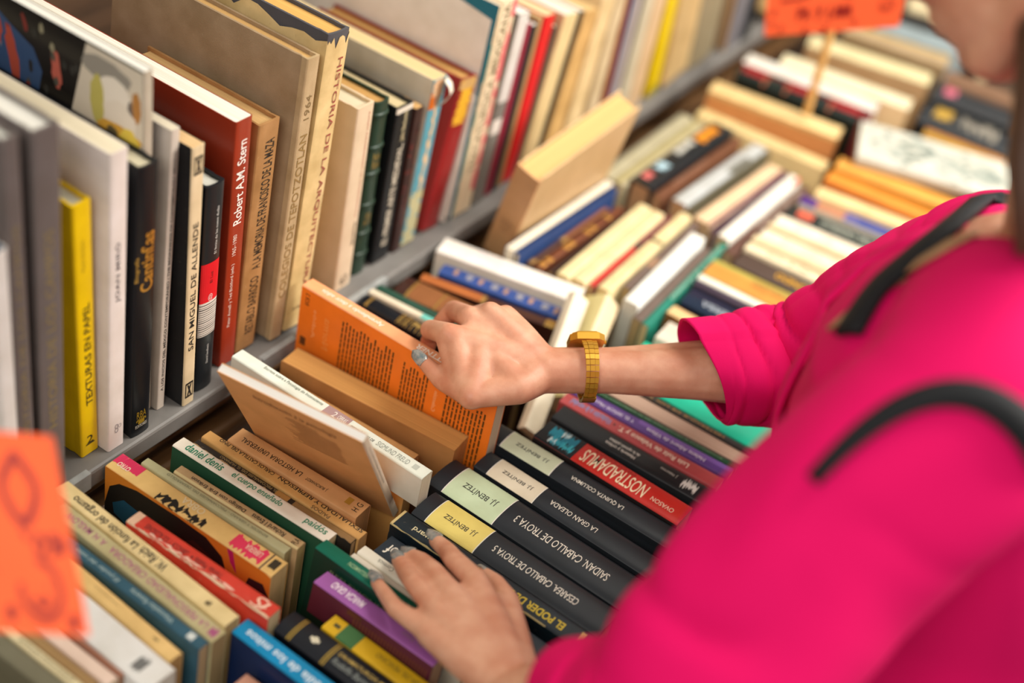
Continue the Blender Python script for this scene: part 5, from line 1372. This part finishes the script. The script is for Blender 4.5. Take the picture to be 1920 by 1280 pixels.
# backpack --------------------------------------------------------------------
bag = empty('backpack', loc=P(.11, -.86, .0))
tag(bag, 'black backpack worn on the shopper\'s back, its straps over the magenta shoulders', 'backpack')
def world_child(o, parent):
    o.parent = parent; o.matrix_parent_inverse = Matrix.Translation(-Vector(parent.location)); return o
bm = bmesh.new(); bm_box(bm, (-.03, -1.04, H - .08), (.25, -.85, H + .33), .05)
world_child(link_bm('bag_body', bm, BLACKWEB, None, smooth=.8), bag)
def strap(path, wd, wend=None, anchor=None):
    pts = []
    for (px, py) in path:
        h_ = on_cloth(px, py, .008)
        if h_: pts.append(h_)
    if len(pts) < 3: return
    # smooth the path
    ps = [p for p, _ in pts]; ns = [n_ for _, n_ in pts]
    for _ in range(3):
        ps = [ps[0]] + [(ps[i - 1] + ps[i] * 2 + ps[i + 1]) / 4 for i in range(1, len(ps) - 1)] + [ps[-1]]
        ns = [ns[0]] + [(ns[i - 1] + ns[i] * 2 + ns[i + 1]).normalized() for i in range(1, len(ns) - 1)] + [ns[-1]]
    if anchor:
        lead = [Vector(a) for a in anchor]
        ps = lead + ps; ns = [Vector((0, -.35, .94))] * len(lead) + ns
        for _ in range(2):
            ps = [ps[0]] + [(ps[i - 1] + ps[i] * 2 + ps[i + 1]) / 4 for i in range(1, len(lead) + 2)] + ps[len(lead) + 2:]
    V = []; F2 = []
    for i, p in enumerate(ps):
        d = (ps[min(i + 1, len(ps) - 1)] - ps[max(0, i - 1)]).normalized()
        s = d.cross(ns[i]).normalized()
        w_ = wd + ((wend if wend else wd) - wd) * i / (len(ps) - 1)
        V += [p + s * w_ / 2 + ns[i] * .002, p + ns[i] * .004, p - s * w_ / 2 + ns[i] * .002]
    for i in range(len(ps) - 1):
        for j in (0, 1):
            k = i * 3 + j; F2.append((k, k + 1, k + 4, k + 3))
    o = link_mesh('strap', V, F2, BLACKWEB, None, smooth=3.2)
    md = o.modifiers.new('webbing_thickness', 'SOLIDIFY'); md.thickness = .005; md.offset = 1
    world_child(o, bag)
def dense(path, n=24):
    q_ = spline([Vector((x, y, 0)) for x, y in path], n); return [(v.x, v.y) for v in q_]
strap(dense([(1990, 960), (1940, 840), (1890, 780), (1820, 745), (1740, 752), (1660, 790), (1590, 845), (1530, 905)]), .028, .010, [P(.03, -.865, .24), P(.015, -.80, .33), P(.0, -.735, .405)])
strap(dense([(1895, 350), (1840, 395), (1770, 455), (1700, 515), (1650, 560), (1600, 640)]), .022, None, [P(.20, -.865, .24), P(.20, -.79, .34), P(.20, -.70, .40)])

def neck_strip(path, widths):
    pts = [(h_, w_) for h_, w_ in ((on_cloth(px, py, .004), w_) for (px, py), w_ in zip(path, widths)) if h_]
    V = []; F2 = []
    for i, ((p, n_), w_) in enumerate(pts):
        d = (pts[min(i + 1, len(pts) - 1)][0][0] - pts[max(0, i - 1)][0][0]).normalized()
        s = d.cross(n_).normalized(); V += [p + s * w_ / 2, p + n_ * .0015, p - s * w_ / 2]
    for i in range(len(pts) - 1):
        for j in (0, 1):
            k = i * 3 + j; F2.append((k, k + 1, k + 4, k + 3))
    o = link_mesh('blouse_neckline', V, F2, cloth_mat('beige_blouse', '#a88460'), body, smooth=3.2)
    md = o.modifiers.new('cloth_thickness', 'SOLIDIFY'); md.thickness = .002
    o['label'] = 'beige blouse edge at the neckline'
neck_strip(dense([(1915, 405), (1840, 440), (1760, 485), (1690, 530), (1620, 580), (1565, 625)], 16), [.024 * (1 - i / 15) ** .7 + .002 for i in range(16)])

# wristwatch ------------------------------------------------------------------
GOLD = ink_mat('#d9a43a', True)
GOLDD = ink_mat('#8f7020', True)
wc = RW.lerp(ER, 0.0) + (cuffR - RW) * .30
ax = (cuffR - RW).normalized()
vz = Vector((AX[2], AY[2], AZ[2]))
upw = (Vector((-AX[1], -AY[1], -AZ[1])) * .93 + vz * .36); upw = (upw - ax * upw.dot(ax)).normalized(); sw = ax.cross(upw)
watch = empty('wristwatch', Matrix.Translation(wc))
tag(watch, 'gold wristwatch with a link bracelet on the wrist of the hand holding the orange book', 'wristwatch')
fr = Matrix((ax, sw, upw)).transposed().to_4x4()
def wpart(name, bm, mt, par=None, smooth=None):
    for v in bm.verts: v.co = fr.to_3x3() @ v.co
    return link_bm(name, bm, mt, par or watch, smooth)
RAw, RBw = .0285, .0268
def oct_prism(bm, hx, hy, cut, z0, z1, tp=0.0):
    def ring(hx, hy, c, z): return [bm.verts.new(p) for p in ((-hx + c, -hy, z), (hx - c, -hy, z), (hx, -hy + c, z), (hx, hy - c, z), (hx - c, hy, z), (-hx + c, hy, z), (-hx, hy - c, z), (-hx, -hy + c, z))]
    a = ring(hx, hy, cut, z0); c = ring(hx - tp, hy - tp, cut, z1)
    for i in range(8): bm.faces.new((a[i], a[(i + 1) % 8], c[(i + 1) % 8], c[i]))
    bm.faces.new(a[::-1]); bm.faces.new(c)
bm = bmesh.new(); oct_prism(bm, .0165, .0165, .006, RBw - .001, RBw + .0055); case = wpart('case', bm, GOLD)
bm = bmesh.new(); oct_prism(bm, .0150, .0150, .0055, RBw + .0055, RBw + .0078, .0012); wpart('bezel', bm, GOLD)
bm = bmesh.new(); oct_prism(bm, .0115, .0105, .003, RBw + .0078, RBw + .0081); wpart('dial', bm, ink_mat('#2a2a26'))
bm = bmesh.new(); bm_tube(bm, [(.0165, 0, RBw + .002), (.0195, 0, RBw + .002)], .0018, 10); wpart('crown', bm, GOLD)
nl = 26
for k in range(nl):
    t0 = math.radians(34) + (2 * math.pi - math.radians(68)) * k / nl
    t1 = math.radians(34) + (2 * math.pi - math.radians(68)) * (k + .86) / nl
    fr_ = k / (nl - 1); wd = .0070 - .0014 * math.sin(fr_ * math.pi)
    if 12 <= k <= 15: continue
    bm = bmesh.new()
    for (xa, xb, lift) in ((-wd, -wd * .40, 0), (-wd * .36, wd * .36, .0004), (wd * .40, wd, 0)):
        vs = []
        for (t, r_) in ((t0, 1), (t1, 1)):
            for e_ in (0, .0020 + lift):
                for x_ in (xa, xb):
                    vs.append(bm.verts.new((x_, math.sin(t) * (RAw + e_), math.cos(t) * (RBw + e_))))
        for f in ((0, 1, 3, 2), (4, 6, 7, 5), (0, 4, 5, 1), (2, 3, 7, 6), (0, 2, 6, 4), (1, 5, 7, 3)): bm.faces.new([vs[i] for i in f])
    wpart('bracelet_link', bm, GOLD)
t0 = math.radians(34) + (2 * math.pi - math.radians(68)) * 12 / nl; t1 = math.radians(34) + (2 * math.pi - math.radians(68)) * 16 / nl
bm = bmesh.new(); prev = None
for i in range(9):
    t = t0 + (t1 - t0) * i / 8
    r_ = [bm.verts.new((x_, math.sin(t) * (RAw + e_), math.cos(t) * (RBw + e_))) for (x_, e_) in ((-.0062, 0), (.0062, 0), (.0062, .003), (-.0062, .003))]
    if prev:
        for a in range(4): bm.faces.new((prev[a], prev[(a + 1) % 4], r_[(a + 1) % 4], r_[a]))
    else: bm.faces.new(r_[::-1])
    prev = r_
bm.faces.new(prev)
wpart('clasp', bm, GOLDD)
# ------------------------------------------------------------------ orange price cards on sticks
CARD = cloth_mat('orange_card', '#ff6a3c', .7, 300, 0)
INK = ink_mat('#a01c10')
STICK = stall_mat('pale_wood_stick', '#d9a962', .6, 20, .2, .2, (6, 6, 1))
def card(name, label, tl, tr, br, bl, stroke_sets, stick_from, stick_to, sr=.005):
    c = (tl + tr + br + bl) / 4
    root = empty(name, loc=stick_to)
    tag(root, label, 'sign', 'orange handwritten cards on sticks')
    nrm = (tr - tl).cross(bl - tl).normalized()
    if nrm.dot(CAM - c) < 0: nrm = -nrm
    def uvp(u, v, l=0): return (tl * (1 - u) + tr * u) * (1 - v) + (bl * (1 - u) + br * u) * v + nrm * l
    V = []; F2 = []
    for l in (0.0, -.0012):
        for v in (0, 1):
            for u in (0, 1): V.append(uvp(u, v, l))
    F2 = [(0, 1, 3, 2), (4, 6, 7, 5), (0, 4, 5, 1), (2, 3, 7, 6), (0, 2, 6, 4), (1, 5, 7, 3)]
    bm = bmesh.new(); bv = [bm.verts.new(v) for v in V]
    for f in F2: bm.faces.new([bv[i] for i in f])
    world_child(link_bm('card', bm, CARD, None), root)
    bm = bmesh.new()
    for (pts, wd) in stroke_sets:
        P3 = [Vector((*p, 0)) for p in pts]
        P3 = spline(P3, max(6, len(P3) * 4)) if len(P3) > 2 else P3
        # flat felt-pen stroke
        L_ = []
        for i, p in enumerate(P3):
            d = P3[min(i + 1, len(P3) - 1)] - P3[max(0, i - 1)]
            d = Vector((d.x, d.y, 0)).normalized(); s = Vector((-d.y, d.x, 0))
            L_.append((bm.verts.new(uvp(p.x + s.x * wd, p.y + s.y * wd * 1.4, .0005)), bm.verts.new(uvp(p.x - s.x * wd, p.y - s.y * wd * 1.4, .0005))))
        for a, b2 in zip(L_, L_[1:]): bm.faces.new((a[0], a[1], b2[1], b2[0]))
    world_child(link_bm('handwriting', bm, INK, None), root)
    bm = bmesh.new(); bm_tube(bm, [stick_to, stick_from - nrm * (sr + .001)], sr, 10)
    world_child(link_bm('stick', bm, STICK, None, smooth=.8), root)
rg = random.Random(3)
def glyphs(u0, v0, u1, v1, s, wd):
    """capital letters as pen strokes"""
    G = {'P': [[(0, 1), (0, 0), (.8, .1), (.8, .45), (0, .5)]], 'A': [[(0, 1), (.5, 0), (1, 1)], [(.2, .6), (.8, .6)]], 'Y': [[(0, 0), (.5, .5)], [(1, 0), (.3, 1.1)]], 'L': [[(.1, 0), (0, .9), (.8, 1)]],
         'I': [[(.4, 0), (.4, 1)]], 'N': [[(0, 1), (.1, 0), (.8, 1), (.9, 0)]], 'T': [[(0, .05), (1, 0)], [(.5, 0), (.45, 1)]], 'E': [[(.9, 0), (0, .05), (.05, 1), (.9, 1)], [(0, .5), (.7, .5)]], 'R': [[(0, 1), (0, 0), (.8, .15), (.1, .5), (.9, 1)]],
         '5': [[(.9, 0), (.2, 0), (.1, .45), (.8, .5), (.8, .9), (0, 1)]], '0': [[(.5, 0), (0, .5), (.5, 1), (1, .5), (.5, 0)]], '$': [[(.9, .15), (.1, .2), (.9, .75), (.0, .9)], [(.5, 0), (.5, 1.1)]], 'S': [[(.9, .05), (.1, .2), (.9, .75), (0, 1)]], ' ': [], '!': [[(.5, 0), (.45, .7)], [(.45, .95), (.45, 1)]],
         'C': [[(.9, .1), (.2, .1), (.1, .9), (.9, 1)]], 'D': [[(0, 0), (0, 1), (.9, .6), (.6, .1), (0, 0)]], 'M': [[(0, 1), (.1, 0), (.5, .7), (.9, 0), (1, 1)]], 'B': [[(0, 1), (0, 0), (.8, .2), (.1, .5), (.9, .8), (0, 1)]], 'O': [[(.5, 0), (0, .5), (.5, 1), (1, .5), (.5, 0)]]}
    out = []; n_ = len(s)
    for i, ch in enumerate(s):
        for st in G.get(ch, []):
            out.append(([(u0 + (u1 - u0) * (i + p[0] * .72) / n_, v0 + (v1 - v0) * p[1]) for p in st], wd))
    return out
def smiley(u, v, r, wd):
    o = [([(u + r * math.cos(a) , v + r * 1.3 * math.sin(a)) for a in [k * .63 for k in range(11)]], wd)]
    return o + [([(u - r * .3, v - r * .3), (u - r * .3, v)], wd), ([(u + r * .3, v - r * .3), (u + r * .3, v)], wd), ([(u - r * .4, v + r * .4), (u, v + r * .7), (u + r * .4, v + r * .4)], wd)]
# far card
base = at_z(1512, 214, .040)
def above(px, py):             # the depth of the vertical plane through the stick, facing the aisle
    return at_plane(px, py, base, Vector((-.88, -.47, 0)))
tl = above(1447, -92); tr = above(1722, -118); br = above(1685, 50); bl = above(1433, 68)
ss = glyphs(.10, .12, .82, .60, '50', .016) + glyphs(.24, .70, .64, .84, 'PA Y LANA', .010) + smiley(.88, .74, .05, .006) + smiley(.60, .35, .06, .006)
for (u, v) in ((.06, .72), (.05, .86), (.12, .92), (.72, .46), (.92, .50), (.3, .95), (.45, .94), (.66, .9)): ss += [([(u - .012, v), (u, v - .03), (u + .012, v), (u, v + .04), (u - .012, v)], .005)]
card('price_card', 'orange handwritten card on a wooden stick at the far end of the trough', tl, tr, br, bl, ss, above(1572, 20), base, .0056)
# near card
tl = at_t(-210, 792, .86); tr = at_t(98, 818, .88); br = at_t(168, 1192, .88); bl = at_t(-190, 1172, .86)
ss = glyphs(.08, .10, .92, .45, '$50', .022) + glyphs(.45, .50, .95, .60, 'LIBROS', .012) + smiley(.78, .78, .11, .016) + smiley(.35, .8, .1, .014)
for (u, v) in ((.55, .66), (.93, .55), (.6, .9), (.93, .93)): ss += [([(u - .02, v), (u, v - .02), (u + .02, v), (u, v + .03), (u - .02, v)], .014)]
st = at_t(-60, 1100, .885)
card('price_card', 'blurred orange handwritten card close to the camera at the near end', tl, tr, br, bl, ss, st, Vector((st.x - .02, st.y + .02, H - .13)), .0062)
